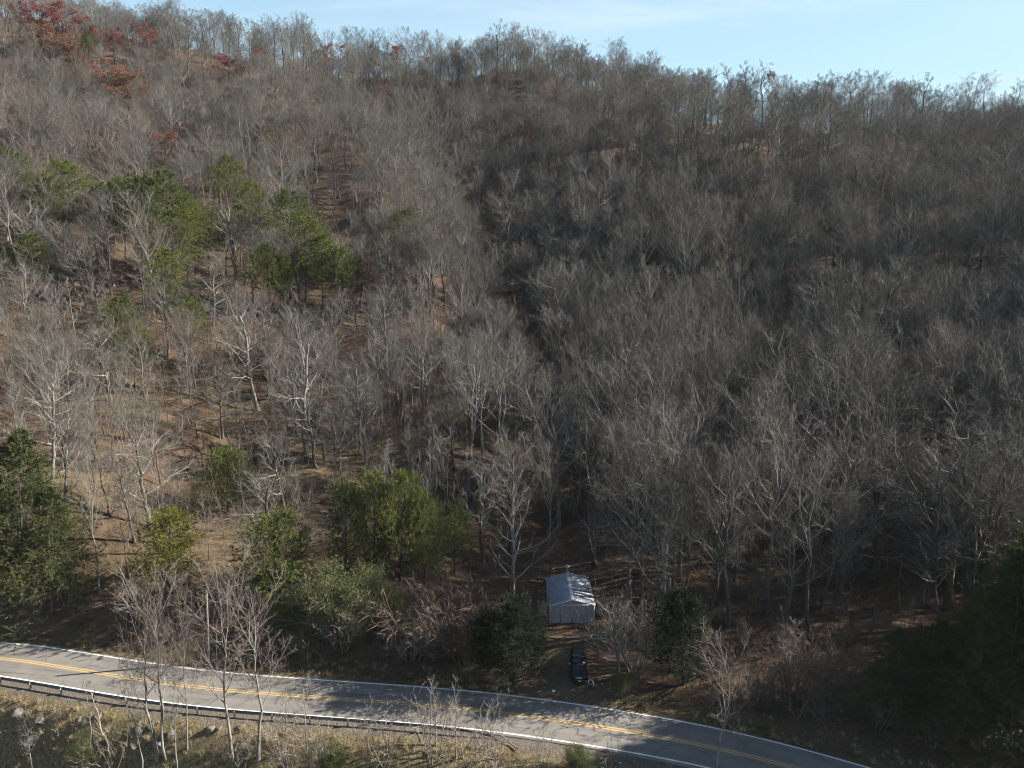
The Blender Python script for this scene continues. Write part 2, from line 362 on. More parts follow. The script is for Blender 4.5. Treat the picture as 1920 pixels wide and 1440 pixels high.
# ------------------------------------------------------------------ growing bare trees
def grow(P, R, m, t0, t1, lf, ang, K, up=0.0, wob=0.1, rf=0.6, rtip=.3, even=True, lenprof=None):
    """m side shoots on each parent line; returns their lines and radii"""
    n_, Kp = P.shape[:2]
    t = (np.arange(m)[None] + rng.uniform(0.1, .9, (n_, m))) / m * (t1 - t0) + t0
    x = t * (Kp - 1); i = np.clip(x.astype(int), 0, Kp - 2); f = (x - i)[..., None]; b = np.arange(n_)[:, None]
    O = P[b, i] * (1 - f) + P[b, i + 1] * f; T = unit(P[b, i + 1] - P[b, i]); r0 = (R[b, i] * (1 - f[..., 0]) + R[b, i + 1] * f[..., 0]) * rf
    Lp = np.linalg.norm(np.diff(P, axis=1), axis=2).sum(1)[:, None]
    az = rng.uniform(0, 6.283, (n_, 1)) + np.arange(m)[None] * 2.4 + rng.normal(0, .5, (n_, m))
    ref = np.where(np.abs(T[..., 2:]) > .9, np.array([1., 0, 0]), np.array([0, 0, 1.]))
    u = unit(np.cross(T, ref)); v = np.cross(T, u); side = np.cos(az)[..., None] * u + np.sin(az)[..., None] * v
    a = np.radians(ang) * rng.uniform(.75, 1.25, (n_, m))[..., None]
    D = unit(np.cos(a) * T + np.sin(a) * side)
    L = Lp * lf * rng.uniform(.7, 1.3, (n_, m)) * (lenprof(t) if lenprof else (1.15 - .6 * t))
    O = O.reshape(-1, 3); D = D.reshape(-1, 3); L = L.reshape(-1, 1); r0 = r0.reshape(-1, 1)
    pts = [O]; d = D
    for k in range(K - 1):
        d = unit(d + np.array([0, 0, up]) / (K - 1) + rng.normal(0, wob, d.shape)); pts.append(pts[-1] + d * L / (K - 1))
    Q = np.stack(pts, 1); tt = np.linspace(0, 1, K)[None]
    return Q, r0 * (1 - (1 - rtip) * tt)
def trunk_line(h, r, K=12, lean=.0, wob=.012, tip=.12, kink=0.0):
    z = np.linspace(0, 1, K); off = np.cumsum(rng.normal(0, wob * h, (K, 2)), axis=0) * z[:, None] ** .5
    off = off - np.outer(z, off[-1]) * .6
    P = np.stack([off[:, 0] + lean * h * z ** 1.3, off[:, 1], z * h], 1)[None]
    R = (r * (1 - (1 - tip) * z ** .85)); R[0] *= 1.35
    return P, R[None]
def bare_tree(h=20., r=.24, base=.42, limbs=15, ang=46, up=.5, lf=.30, prof='oval', l2=7, l3=6, tw=5, twlen=.5, seed=0, wob=.10, fork=0, twig_w=.026, leaf=0, leaf_size=.3, leafpart=1.0):
    """returns (trunk Build, crown Build); crown materials: 0 limb, 1 twig, 2 leaf"""
    global rng
    keep = rng; rng = np.random.default_rng(seed + 100)
    tb, cb = Build(), Build()
    P, R = trunk_line(h * (.97 if not fork else .80), r, tip=.10 if not fork else .4)
    lines = [(P, R)]
    if fork:
        Pf, Rf = grow(P, R, fork, .45, .97, .62, 24, 9, up=.5, wob=.06, rf=.75, rtip=.15); lines.append((Pf, Rf))
    for p, rr in lines: tb.tubes(p, np.maximum(rr, .012), 8)
    shape = {'oval': lambda t: .45 + .95 * np.sin(np.clip((t - base) / (1 - base), 0, 1) * 2.6 + .45) ** 1.0 * 1.0 - .25 * t,
             'broad': lambda t: 1.35 - .75 * t, 'narrow': lambda t: 1.0 - .65 * np.clip((t - base) / (1 - base), 0, 1), 'vase': lambda t: .7 + .35 * t, 'dome': lambda t: 1.25 - .95 * np.clip((t - base) / (1 - base), 0, 1)}[prof]
    B1 = []
    for k, (p, rr) in enumerate(lines):
        q = grow(p, rr, limbs if k == 0 else max(4, limbs // 3), base if k == 0 else .15, .985, lf if k == 0 else lf * 1.3, ang, 7, up=up, wob=wob, rf=.56, rtip=.20, lenprof=shape if k == 0 else None); B1.append(q)
    P1 = np.concatenate([q[0] for q in B1]); R1 = np.concatenate([q[1] for q in B1])
    cb.tubes(P1, np.maximum(R1, .0011 * h), 5, 0)
    P2, R2 = grow(P1, R1, l2, .22, 1.0, .42, 42, 5, up=.35, wob=wob * 1.2, rf=.6, rtip=.3); cb.tubes(P2, np.maximum(R2, .0006 * h), 4, 0)
    P3, R3 = grow(P2, R2, l3, .2, 1.0, .5, 42, 4, up=.3, wob=wob * 1.3, rf=.65, rtip=.35); cb.tubes(P3, np.maximum(R3, .00042 * h), 3, 1)
    if tw:
        P4, R4 = grow(P3, R3, tw, .15, 1.0, twlen, 38, 3, up=.25, wob=.12)
        cb.blades(P4[:, 0], P4[:, 1], P4[:, 2], twig_w, 1)
        if leaf:
            e = P4.reshape(-1, 3); e = e[rng.permutation(len(e))]
            c = rng.normal(size=3); e = e[((e - e.mean(0)) @ unit(c)) > np.quantile((e - e.mean(0)) @ unit(c), 1 - leafpart)][:leaf]
            cb.leaves(e + rng.normal(0, .12, e.shape), leaf_size, 2)
    rng = keep; return tb, cb
def shrub(h=2.2, stems=12, spread=.5, l2=6, tw=7, seed=0, r=.018, tw_w=.014, droop=.0, up=.4, leaf=0, leaf_size=.1):
    global rng
    keep = rng; rng = np.random.default_rng(seed + 900); b = Build()
    az = rng.uniform(0, 6.283, stems); s = rng.uniform(.1, 1, stems) * spread
    D = unit(np.stack([np.cos(az) * s, np.sin(az) * s, np.ones(stems)], 1)); pts = [np.stack([np.cos(az), np.sin(az), az * 0], 1) * rng.uniform(0, .12 * h, (stems, 1)) - np.array([0, 0, .05])]
    L = h * rng.uniform(.6, 1.05, (stems, 1)); d = D; K = 7
    for k in range(K - 1):
        d = unit(d + np.array([0, 0, (up if k < 3 else up - droop * k) / K]) + rng.normal(0, .10, d.shape)); pts.append(pts[-1] + d * L / (K - 1))
    P = np.stack(pts, 1); R = r * np.linspace(1, .3, K)[None] * rng.uniform(.7, 1.3, (stems, 1)); b.tubes(P, R, 4, 0)
    P2, R2 = grow(P, R, l2, .25, 1, .45, 40, 5, up=up * .6 - droop, wob=.14, rf=.7); b.tubes(P2, np.maximum(R2, .004), 3, 0)
    P3, R3 = grow(P2, R2, tw, .15, 1, .5, 42, 3, up=.2 - droop, wob=.15); b.blades(P3[:, 0], P3[:, 1], P3[:, 2], tw_w, 0)
    if leaf:
        e = np.concatenate([P3.reshape(-1, 3), P2[:, 2:].reshape(-1, 3)]); e = e[rng.integers(0, len(e), leaf)]; b.leaves(e + rng.normal(0, .05 * h, e.shape), leaf_size, 1)
    rng = keep; return b
def pine(h=16., base=.4, whorls=13, per=5, lf=.20, tufts=10, seed=0, blade=.42, bw=.055, nb=14, r=.17, ang=78, shape='pine', up=.25):
    """evergreen: trunk Build and crown Build (0 wood, 1 needles)"""
    global rng
    keep = rng; rng = np.random.default_rng(seed + 500); tb, cb = Build(), Build()
    P, R = trunk_line(h * .96, r, wob=.008, tip=.12); tb.tubes(P, R, 7)
    pr = {'pine': lambda t: (.55 + 1.1 * np.sin(np.clip((t - base) / (1 - base), 0, 1) * 2.2 + .65)) * (1.08 - .75 * np.clip((t - base) / (1 - base), 0, 1) ** 2.2),
          'cone': lambda t: 1.55 * (1.06 - np.clip((t - base) / (1 - base), 0, 1)), 'dense': lambda t: 1.5 * np.sqrt(np.clip(1.05 - np.clip((t - base) / (1 - base), 0, 1) ** 1.6, 0, 1))}[shape]
    P1, R1 = grow(P, R, whorls * per, base, .99, lf, ang, 6, up=up, wob=.10, rf=.4, rtip=.25, lenprof=pr); cb.tubes(P1, np.maximum(R1, .01), 4, 0)
    P2, R2 = grow(P1, R1, tufts, .25, 1.0, .38, 48, 4, up=.12, wob=.12, rf=.6); cb.tubes(P2, np.maximum(R2, .006), 3, 0)
    # needle sprays: short blades fanned round the last half of every side shoot
    m = nb; n2 = len(P2); t = rng.uniform(.25, 1.05, (n2, m)); x = np.clip(t, 0, .999) * 3; i = x.astype(int); f = (x - i)[..., None]; bb = np.arange(n2)[:, None]
    O = (P2[bb, i] * (1 - f) + P2[bb, i + 1] * f).reshape(-1, 3); T = unit(P2[bb, i + 1] - P2[bb, i]).reshape(-1, 3)
    d = unit(T * .8 + rng.normal(0, .55, T.shape) * np.array([1, 1, .6]) + np.array([0, 0, .15])); L = blade * rng.uniform(.6, 1.2, (len(O), 1))
    cb.blades(O, O + d * L * .5, O + d * L - np.array([0, 0, .04]), bw, 1)
    rng = keep; return tb, cb

# ------------------------------------------------------------------ the ground
RD = road_dist(GX, GY)
gpx, gpy, _ = px(np.stack([GX, GY, GZ], -1))
def blob(x, y, rx, ry): return np.exp(-(((gpx - x) / rx) ** 2 + ((gpy - y) / ry) ** 2))
near = (GY < 140) & (GY > 20)
grass = np.where((RD > 2.5) & (RD < 6.5), .8 - .2 * (RD - 2.5), 0) * near
grass = np.maximum(grass, near * np.where(RD < -4.5, 1.0, 0))
for x, y, rx, ry, k in ((300, 1080, 240, 60, .45), (1045, 1228, 30, 16, .95), (640, 880, 170, 60, .45), (470, 1010, 180, 60, .5), (250, 760, 90, 40, .4), (430, 800, 60, 30, .45), (150, 900, 60, 60, .5), (230, 1420, 160, 50, .9), (1440, 1385, 60, 20, .8), (820, 1262, 220, 14, .5)):
    grass = np.maximum(grass, near * k * blob(x, y, rx, ry))
gravel = near * (np.where((RD < -2.9) & (RD > -4.6), .95, 0) + .55 * blob(1060, 1300, 70, 16))
nV = GX.size; idx = np.arange(nV).reshape(GX.shape)
quads = np.stack([idx[:-1, :-1], idx[:-1, 1:], idx[1:, 1:], idx[1:, :-1]], -1).reshape(-1, 4)
gm = mesh_from('ground', np.stack([GX, GY, GZ], -1).reshape(-1, 3), quads, mats=[ground_material()], smooth=True)
for nme, arr in (('grass', grass), ('gravel', gravel)):
    at = gm.attributes.new(nme, 'FLOAT', 'POINT'); at.data.foreach_set('value', np.clip(arr, 0, 1).astype(np.float32).ravel())
tag(link('ground', gm), kind='structure')

def ribbon(name, d0, d1, z, mat, s0=None, s1=None, skirt=0.0):
    s = slice(s0, s1); c, nn = RC[s], RN[s]; b = Build()
    offs = np.linspace(d0, d1, 31 if skirt else 2); V = np.stack([np.concatenate([c + nn * o, np.full((len(c), 1), z)], 1) for o in offs], 1)
    if skirt:
        lo = V[:, :1].copy(); lo[:, :, 2] -= skirt; hi = V[:, -1:].copy(); hi[:, :, 2] -= skirt; V = np.concatenate([lo, V, hi], 1)
    K = V.shape[1]; i = np.arange(len(c) - 1)[:, None] * K + np.arange(K - 1)[None]
    b.add(V, q=np.stack([i, i + K, i + K + 1, i + 1], -1).reshape(-1, 4)); me = b.mesh(name, [mat])
    if skirt:
        tr = sum(np.exp(-((offs - c_) / .32) ** 2) for c_ in (-2.1, -.75, .75, 2.1)); tr = np.concatenate([[0], tr, [0]]); a = me.attributes.new('track', 'FLOAT', 'POINT'); a.data.foreach_set('value', np.tile(tr, len(c)).astype(np.float32))
    return tag(link(name, me), kind='structure')
ribbon('road', -3.15, 3.0, 0.0, asphalt_material(), skirt=.3)
wl, yl = paint_material('white_paint', (.62, .61, .57), (.18, .17, .155)), paint_material('yellow_paint', (.38, .26, .11), (.20, .17, .13))
for d0, d1, mm in ((2.66, 2.82, wl), (-2.82, -2.66, wl), (.06, .23, yl), (-.23, -.06, yl)):
    ribbon('road_marking', d0, d1, .005, mm)

# far ridge that closes the valley mouth on the right
b = Build(); hx = np.linspace(-200, 2400, 90); hp = []
for k, (yy, zz) in enumerate(((1250, -10), (1450, 90), (1600, 150), (1800, 60), (2000, -20))):
    hp.append(np.stack([hx, yy + 60 * np.sin(hx / 310) + hx * .1, zz * (1 + .10 * np.sin(hx / 170 + k * .3) + .06 * np.sin(hx / 61)) if zz > 0 else zz + hx * 0], 1))
V = np.stack(hp, 1); i = np.arange(89)[:, None] * 5 + np.arange(4)[None]
b.add(V, q=np.stack([i, i + 5, i + 6, i + 1], -1).reshape(-1, 4))
mh, th, bh = new_mat('far_woods', .95)
th.links.new(mix_rgb(th, ramp(th, noise(th, .03, 6, .7), .35, .65), (.045, .04, .033), (.07, .06, .048)), bh.inputs['Base Color'])
tag(link('hills', b.mesh('hills', [mh], True)), kind='structure')

# ------------------------------------------------------------------ tree kinds (one of each, then copies)
PROTO = {}
def proto(kind, builds, hgt, trunk_mat, crown_mats):
    tb, cb = builds
    PROTO.setdefault(kind, []).append(dict(h=hgt, trunk=tb.mesh('trunk', [M[trunk_mat]], True), crown=cb.mesh('crown', [M[k] for k in crown_mats]), tb=tb, cb=cb, mats=[trunk_mat, *crown_mats]))
def recolour(kind, src, trunk_mat, crown_mats):
    for p in PROTO[src]:
        t, c = p['trunk'].copy(), p['crown'].copy()
        t.materials[0] = M[trunk_mat]
        for i, k in enumerate(crown_mats): c.materials[i] = M[k]
        PROTO.setdefault(kind, []).append(dict(p, trunk=t, crown=c, mats=[trunk_mat, *crown_mats]))
for s in range(2): proto('tall', bare_tree(22, .23, .40, 16, 48, .55, .265, 'oval', 7, 6, 5, .5, seed=s), 22, 'bark', ['limb', 'twig'])
for s in range(5): proto('tall', bare_tree(21, .24, .30 + .03 * s, 16, 48, 1.0, .40, 'dome', 8, 7, 5, .40, seed=10 + s, wob=.10), 21, 'bark', ['limb', 'twig' if s != 4 else 'twig_red'])
for s in range(2): proto('tall', bare_tree(22, .24, .42, 14, 48, .6, .25, 'oval', 7, 6, 5, .5, seed=20 + s, fork=2), 22, 'bark', ['limb', 'twig_red'])
for s in range(4): proto('oak', bare_tree(18, .27, .30, 14, 58, .6, .40, 'broad', 8, 7, 6, .45, seed=40 + s, wob=.16, fork=1 if s % 2 else 2), 18, 'bark', ['limb', 'twig'])
for s in range(4): proto('slim', bare_tree(15, .10, .35, 14, 40, .6, .17, 'narrow', 6, 4, 4, .5, seed=60 + s, twig_w=.022), 15, 'bark', ['limb', 'twig'])
for s in range(3): proto('roadside', bare_tree(13, .13, .34, 13, 44, .8, .30, 'vase', 8, 6, 5, .5, wob=.07, seed=80 + s, twig_w=.018), 13, 'pale_bark', ['pale_limb', 'twig_red'])
for s in range(2): proto('sycamore', bare_tree(17, .24, .16, 15, 62, .5, .36, 'broad', 6, 5, 4, .5, seed=95 + s, wob=.15, fork=1, twig_w=.022), 17, 'pale_bark', ['pale_limb', 'twig'])
for s in range(4): proto('sapling', bare_tree(8, .05, .3, 10, 42, .6, .22, 'narrow', 5, 3, 3, .55, seed=300 + s, twig_w=.018), 8, 'bark', ['limb', 'twig'])
recolour('poplar', 'tall', 'pale_bark', ['limb', 'twig']); recolour('birch', 'slim', 'pale_bark', ['pale_limb', 'twig'])
recolour('pale_oak', 'oak', 'pale_bark', ['pale_limb', 'twig'])
for s in range(3): proto('red_oak', bare_tree(17, .24, .30, 14, 55, .5, .30, 'broad', 7, 5, 4, .5, seed=140 + s, leaf=19000, leaf_size=.25), 17, 'dark_bark', ['limb', 'twig', 'leaf_red'])
for s in range(2): proto('thin_oak', bare_tree(17, .24, .30, 14, 50, .5, .27, 'oval', 7, 5, 4, .5, seed=150 + s, leaf=8000, leaf_size=.22, leafpart=.75), 17, 'dark_bark', ['limb', 'twig', 'leaf_orange'])
recolour('orange_oak', 'red_oak', 'dark_bark', ['limb', 'twig', 'leaf_orange']); recolour('thin_red_oak', 'thin_oak', 'dark_bark', ['limb', 'twig', 'leaf_red'])
for s in range(4): proto('pine', pine(16, .36, 11, 5, .20, 11, seed=s, nb=19, bw=.06, ang=68, up=.3), 16, 'dark_bark', ['dark_bark', 'pine'])
for s in range(3): proto('young_pine', pine(11, .12, 12, 6, .27, 11, seed=10 + s, nb=15, shape='dense', ang=66), 11, 'dark_bark', ['dark_bark', 'pine'])
recolour('yellow_pine', 'young_pine', 'dark_bark', ['dark_bark', 'pine_yellow'])
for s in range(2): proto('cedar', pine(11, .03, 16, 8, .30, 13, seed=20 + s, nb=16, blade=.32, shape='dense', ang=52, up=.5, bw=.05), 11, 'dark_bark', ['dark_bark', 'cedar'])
for s in range(3): proto('hemlock', pine(20, .16, 18, 6, .26, 12, seed=30 + s, nb=19, blade=.42, bw=.07, shape='cone', ang=84, up=-.15), 20, 'bark', ['dark_bark', 'hemlock'])

TREES = []                                                 # everything placed, for labels
def put(kind, v, P, h, wf, name, label, cat, group, rot=None, lean=(0, 0)):
    p = PROTO[kind][v % len(PROTO[kind])]; s = h / p['h']
    rz = rng.uniform(0, 6.283) if rot is None else rot
    q = Quaternion((0, 1, 0), lean[0]) @ Quaternion((1, 0, 0), lean[1]) @ Quaternion((0, 0, 1), rz)
    o = thing(name, (P[0], P[1], P[2] - .12), label, cat, group, q.to_euler(), (s * wf, s * wf, s))
    for part in ('trunk', 'crown'):
        c = link(part, p[part], o)
    return o
BLOCK = []                                                 # ground already taken by placed trees
def spot(x, ytop, ybase, xtop=None):
    P = ground_at(x, ybase); xt = x if xtop is None else xtop
    a, ry, rz = ray(xt, ytop); t = P.y / ry; h = CAM_H + rz * t - P.z; lean = math.atan2(a * t - P.x, h)
    return P, h / math.cos(lean), lean
def place(kind, v, x, ytop, ybase, label, name='bare_tree', cat='tree', group=None, xtop=None, wf=1.0, r=2.2, rot=None):
    P, h, lean = spot(x, ytop, ybase, xtop)
    BLOCK.append((P.x, P.y, r)); o = put(kind, v, P, h, wf, name, label, cat, group, lean=(lean, 0), rot=rot); return o

# trees one can name ------------------------------------------------
RS = 'pale trees standing on the bank below the road'
for a in ((0, 297, 1120, 1432, 262, 1.0, 'white trunked tree leaning left on the bank below the bend, spreading brown twigs'),
          (1, 312, 1128, 1428, 292, 1.0, 'white forked tree beside the leaning one, its limbs reaching right over the road'),
          (2, 352, 1165, 1412, 340, .62, 'thin pale tree just left of the utility pole, below the guardrail'),
          (1, 436, 1100, 1428, 412, .95, 'tallest white trunked roadside tree, standing just right of the utility pole'),
          (0, 484, 1135, 1425, 472, 1.15, 'pale roadside tree with wide dome of twigs, right of the tallest white trunk'),
          (2, 1344, 1232, 1452, 1362, 1.2, 'bushy topped pale tree at the lower right in front of the road')):
    v, x, yt, yb, xt, wf, lab = a
    place('roadside', v, x, yt, yb, lab, group=RS, xtop=xt, wf=wf)
for x, yt, yb, xt, lab in ((577, 1245, 1470, 578, 'thin dark stemmed sapling rising in front of the road past the bushes'),
                           (537, 1278, 1460, 533, 'slim bare sapling left of the dark stemmed one below the road'),
                           (268, 1265, 1462, 228, 'leaning whip thin sapling crossing the lane left of the white trunks'),
                           (64, 1322, 1470, 42, 'thin pale sapling by the grey rocks in the lower left corner'),
                           (332, 1255, 1466, 322, 'straight thin sapling between the two forked white trees and the pole'),
                           (168, 1268, 1420, 164, 'spindly dark sapling before the guardrail near the left bend'),
                           (806, 1262, 1420, 810, 'pale knobbly sapling in front of the road by the rail end'),
                           (855, 1258, 1425, 848, 'pale sapling with clubbed twigs right of the knobbly one by the rail end'),
                           (690, 1300, 1440, 700, 'short pale sapling before the gravel shoulder'),
                           (940, 1322, 1420, 938, 'crooked pale sapling where the guardrail ends')):
    place('birch', rng.integers(0, 4), x, yt, yb, lab, name='bare_sapling', group='saplings on the bank below the road', xtop=xt, wf=1.25)
place('sycamore', 0, 962, 868, 1128, 'white sycamore with wide twisting limbs left of the metal shed', wf=1.0, r=4)
place('poplar', 0, 880, 628, 925, 'tall pale poplar with russet top, leftmost of the three above the sycamore', wf=1.0, r=3)
place('poplar', 3, 945, 636, 930, 'broad bushy poplar in the middle of the three above the sycamore', wf=1.25, r=3)
place('poplar', 5, 1018, 690, 925, 'narrow grey poplar, rightmost of the three above the sycamore', wf=.9, r=3)
place('tall', 3, 1556, 645, 1015, 'tall forked tree with rusty crown on the dark slope, left of a matching pair', wf=1.1, r=4)
place('tall', 4, 1648, 655, 1012, 'tall round crowned tree on the dark slope, right of a matching pair', wf=1.15, r=4)
place('poplar', 1, 1305, 820, 1010, 'straight trunk with a grey left side and short crown above the dark thicket', wf=.8, r=2)
place('tall', 2, 1840, 670, 935, 'tall bare tree at the right side above the conifers', wf=1.1, r=3)
place('pale_oak', 0, 576, 590, 852, 'thick old tree with heavy crooked limbs on the open sunny slope', wf=1.0, r=4)
place('pale_oak', 1, 484, 545, 770, 'white limbed tree leaning left on the open sunny slope', xtop=440, wf=1.0, r=4)
place('poplar', 4, 862, 462, 645, 'white stemmed tree on the spur edge with a fine grey crown', r=3)
place('poplar', 2, 702, 565, 700, 'white forked stem on the bright slope below the pines', r=3, wf=.8)
for x, yt, yb, lab in ((692, 760, 925, 'pale sapling with a feathery top behind the green pines'), (768, 770, 935, 'thin white sapling above the pines, left of two others'),
                       (814, 765, 945, 'thin white sapling in the middle of three above the pines'), (842, 785, 955, 'thin white sapling at the right of three above the pines')):
    place('birch', rng.integers(0, 4), x, yt, yb, lab, name='bare_sapling', group='white saplings above the young pines', wf=1.1, r=1.5)
place('pale_oak', 2, 98, 672, 900, 'wide grey tree with a sweeping fan of limbs behind the tall hemlock', wf=1.05, r=4)
place('pale_oak', 3, 122, 760, 940, 'low spreading grey tree at the right of the tall hemlock', wf=1.1, r=3)
place('poplar', 0, 186, 850, 1110, 'pale leaning trunk with a broken top at the edge of the dark bank', xtop=160, wf=.7, r=2)
place('oak', 1, 400, 470, 610, 'spreading grey tree among the pines with bone coloured limbs', r=3)
place('poplar', 6, 1108, 560, 742, 'pale tree deep in the ravine with bright broken limbs', r=3)
place('oak', 2, 1380, 800, 960, 'twisted grey oak on the shaded slope above the fallen log', r=3)
place('oak', 3, 1160, 1105, 1275, 'small bare tree standing in front of the shed at its right', wf=1.2, r=1.5)
place('slim', 1, 1480, 1150, 1330, 'grey tree with drooping limbs at the edge of the dark thicket', wf=1.8, r=2)
place('oak', 0, 1760, 970, 1150, 'low grey tree in front of the conifers at the right', r=2, wf=1.2)
place('poplar', 2, 1030, 830, 1050, 'dark leaning trunk at the mouth of the ravine behind the shed', r=2, wf=.8)
# skyline
SKY = 'bare trees along the skyline'
for kind, x, yt, yb, wf, lab in (('oak', 355, 34, 152, 1.0, 'tall spreading tree at the left end of the skyline gap'), ('tall', 395, 62, 150, 1.0, 'lower tree beside the tall one at the left end of the skyline gap'),
        ('tall', 432, 52, 148, .9, 'slim skyline tree above the bright red oak'), ('tall', 468, 46, 148, 1.1, 'tall skyline tree just right of the bright red oak'),
        ('tall', 505, 70, 150, .9, 'short skyline tree between the red oak and the orange one'), ('tall', 535, 66, 150, 1.1, 'round topped skyline tree left of the orange oak'),
        ('tall', 575, 72, 150, .9, 'narrow skyline tree against the sky beside the orange oak'), ('tall', 650, 62, 150, 1.0, 'skyline tree right of the orange oak'),
        ('tall', 700, 66, 150, 1.0, 'skyline tree in the middle of the thin row'), ('tall', 762, 60, 152, 1.1, 'tall thick skyline tree in the thin row with reddish leaves near it'),
        ('tall', 825, 68, 158, .9, 'lone skyline tree left of the domed hilltop'), ('oak', 932, 48, 160, 1.0, 'tallest tree on the domed hilltop with two spreading tops'),
        ('tall', 972, 54, 158, 1.0, 'tall tree next to the tallest one on the domed hilltop'), ('oak', 1398, 126, 238, 1.0, 'spreading skyline tree on the right ridge with reddish leaves beside it'),
        ('oak', 1430, 124, 236, .9, 'twin of the spreading skyline tree on the right ridge'), ('oak', 1560, 142, 238, 1.1, 'wide crowned tree in the middle of the right ridge'),
        ('oak', 1592, 146, 238, 1.1, 'second wide crowned tree in the middle of the right ridge'), ('oak', 1700, 150, 246, .9, 'wind bent skyline tree right of the ridge middle'),
        ('slim', 1850, 142, 262, 1.3, 'gaunt dead tree standing above the ridge near the right edge')):
    place(kind, rng.integers(2, 7) if kind == 'tall' else rng.integers(0, 4), x, yt - 8, yb, lab, group=SKY, wf=wf * 1.15, r=4)
# oaks still holding leaves
RED = 'oaks still holding red leaves on the hilltop'
for kind, x, yt, yb, wf, lab in (('red_oak', 38, 8, 90, 1.1, 'dark red oak in the top left corner'), ('red_oak', 78, 3, 95, 1.2, 'red oak second from the top left corner'), ('red_oak', 118, 12, 100, 1.2, 'broad red oak on the left hilltop'),
        ('red_oak', 158, 36, 115, 1.1, 'red oak near the right end of the left hilltop'), ('orange_oak', 92, 52, 135, 1.5, 'rust coloured oak below the red hilltop oaks'), ('orange_oak', 140, 82, 150, 1.2, 'small rust coloured oak beside a green pine'),
        ('red_oak', 215, 56, 125, 1.2, 'dark red oak on the left skyline slope'), ('red_oak', 272, 50, 128, 1.1, 'dark red oak by itself on the left skyline'), ('orange_oak', 196, 118, 215, 1.5, 'large orange oak on the left hillside'),
        ('orange_oak', 242, 132, 225, 1.3, 'orange oak touching the large one on the left hillside'), ('red_oak', 428, 106, 168, 1.7, 'bright crimson oak under the skyline gap'), ('thin_red_oak', 488, 96, 160, 1.1, 'thin pinkish oak right of the crimson one'),
        ('orange_oak', 606, 86, 158, .9, 'orange leaved oak in the thin skyline row'), ('thin_oak', 636, 84, 160, 1.0, 'second orange leaved oak in the thin skyline row'), ('thin_red_oak', 742, 88, 165, 1.0, 'thin red oak in the skyline row'),
        ('thin_oak', 800, 110, 170, 1.0, 'faded oak below the skyline row'), ('thin_red_oak', 312, 250, 340, 1.1, 'sparse dark red oak on the left hillside below the orange ones'), ('thin_oak', 540, 262, 330, .9, 'faint rusty oak in the middle of the left hillside'),
        ('thin_oak', 985, 232, 310, 1.2, 'faint rusty oak in the bowl below the domed hilltop'), ('thin_oak', 722, 165, 230, 1.1, 'faded brown oak on the shaded bank below the skyline'), ('thin_oak', 1446, 140, 236, .5, 'small red topped tree on the right ridge')):
    place(kind, rng.integers(0, 3), x, yt, yb, lab, name='oak_tree', group=RED, wf=wf * 1.4, r=6.5)
# pines of the left slope
PG = 'pines on the left slope'
pl = [(18, 282, 445), (62, 330, 455), (120, 305, 480), (92, 335, 490), (178, 288, 345), (196, 345, 490), (236, 338, 500), (268, 333, 510), (304, 326, 520), (430, 298, 440), (470, 345, 475),
      (352, 372, 540), (392, 400, 520), (312, 470, 620), (545, 362, 560), (574, 410, 580), (604, 445, 590), (636, 468, 610), (498, 462, 600), (524, 480, 600), (660, 488, 590), (690, 400, 505), (764, 395, 515),
      (228, 558, 695), (252, 610, 735), (350, 560, 680), (60, 442, 560), (452, 385, 500), (332, 392, 560), (1412, 286, 366), (1566, 278, 350), (1720, 252, 320), (1890, 226, 300), (166, 66, 135)]
desc = {3: 'lower', 4: 'small topped'}
for k, (x, yt, yb) in enumerate(pl):
    zone = ('at the left edge' if x < 150 else 'in the left of the main clump' if x < 320 else 'in the middle of the main clump' if x < 480 else 'at the right end of the main clump' if x < 680 else 'on the bright slope right of the clump')
    if x > 1300: lab = {1412: 'dark lone pine high on the shaded hillside', 1566: 'yellowish pine high on the shaded hillside', 1720: 'low yellowish pine just under the right ridge', 1890: 'dark pine at the right edge under the ridge'}[x]
    elif yt < 100: lab = 'dark green pine among the rust coloured oaks'
    else:
        same = [q for q in pl if q[0] < 1300 and q[1] > 100 and (('at the left edge' if q[0] < 150 else 'in the left of the main clump' if q[0] < 320 else 'in the middle of the main clump' if q[0] < 480 else 'at the right end of the main clump' if q[0] < 680 else 'on the bright slope right of the clump') == zone)]
        o_ = sorted(same).index((x, yt, yb)); wd = ['first', 'second', 'third', 'fourth', 'fifth', 'sixth', 'seventh', 'eighth', 'ninth', 'tenth'][o_]
        lab = f'olive green pine {zone}, {wd} from left there'
    place('pine' if x != 1720 else 'yellow_pine', rng.integers(0, 4), x, yt - 8, yb, lab, name='pine_tree', group=PG, r=3.2, wf=1.0)
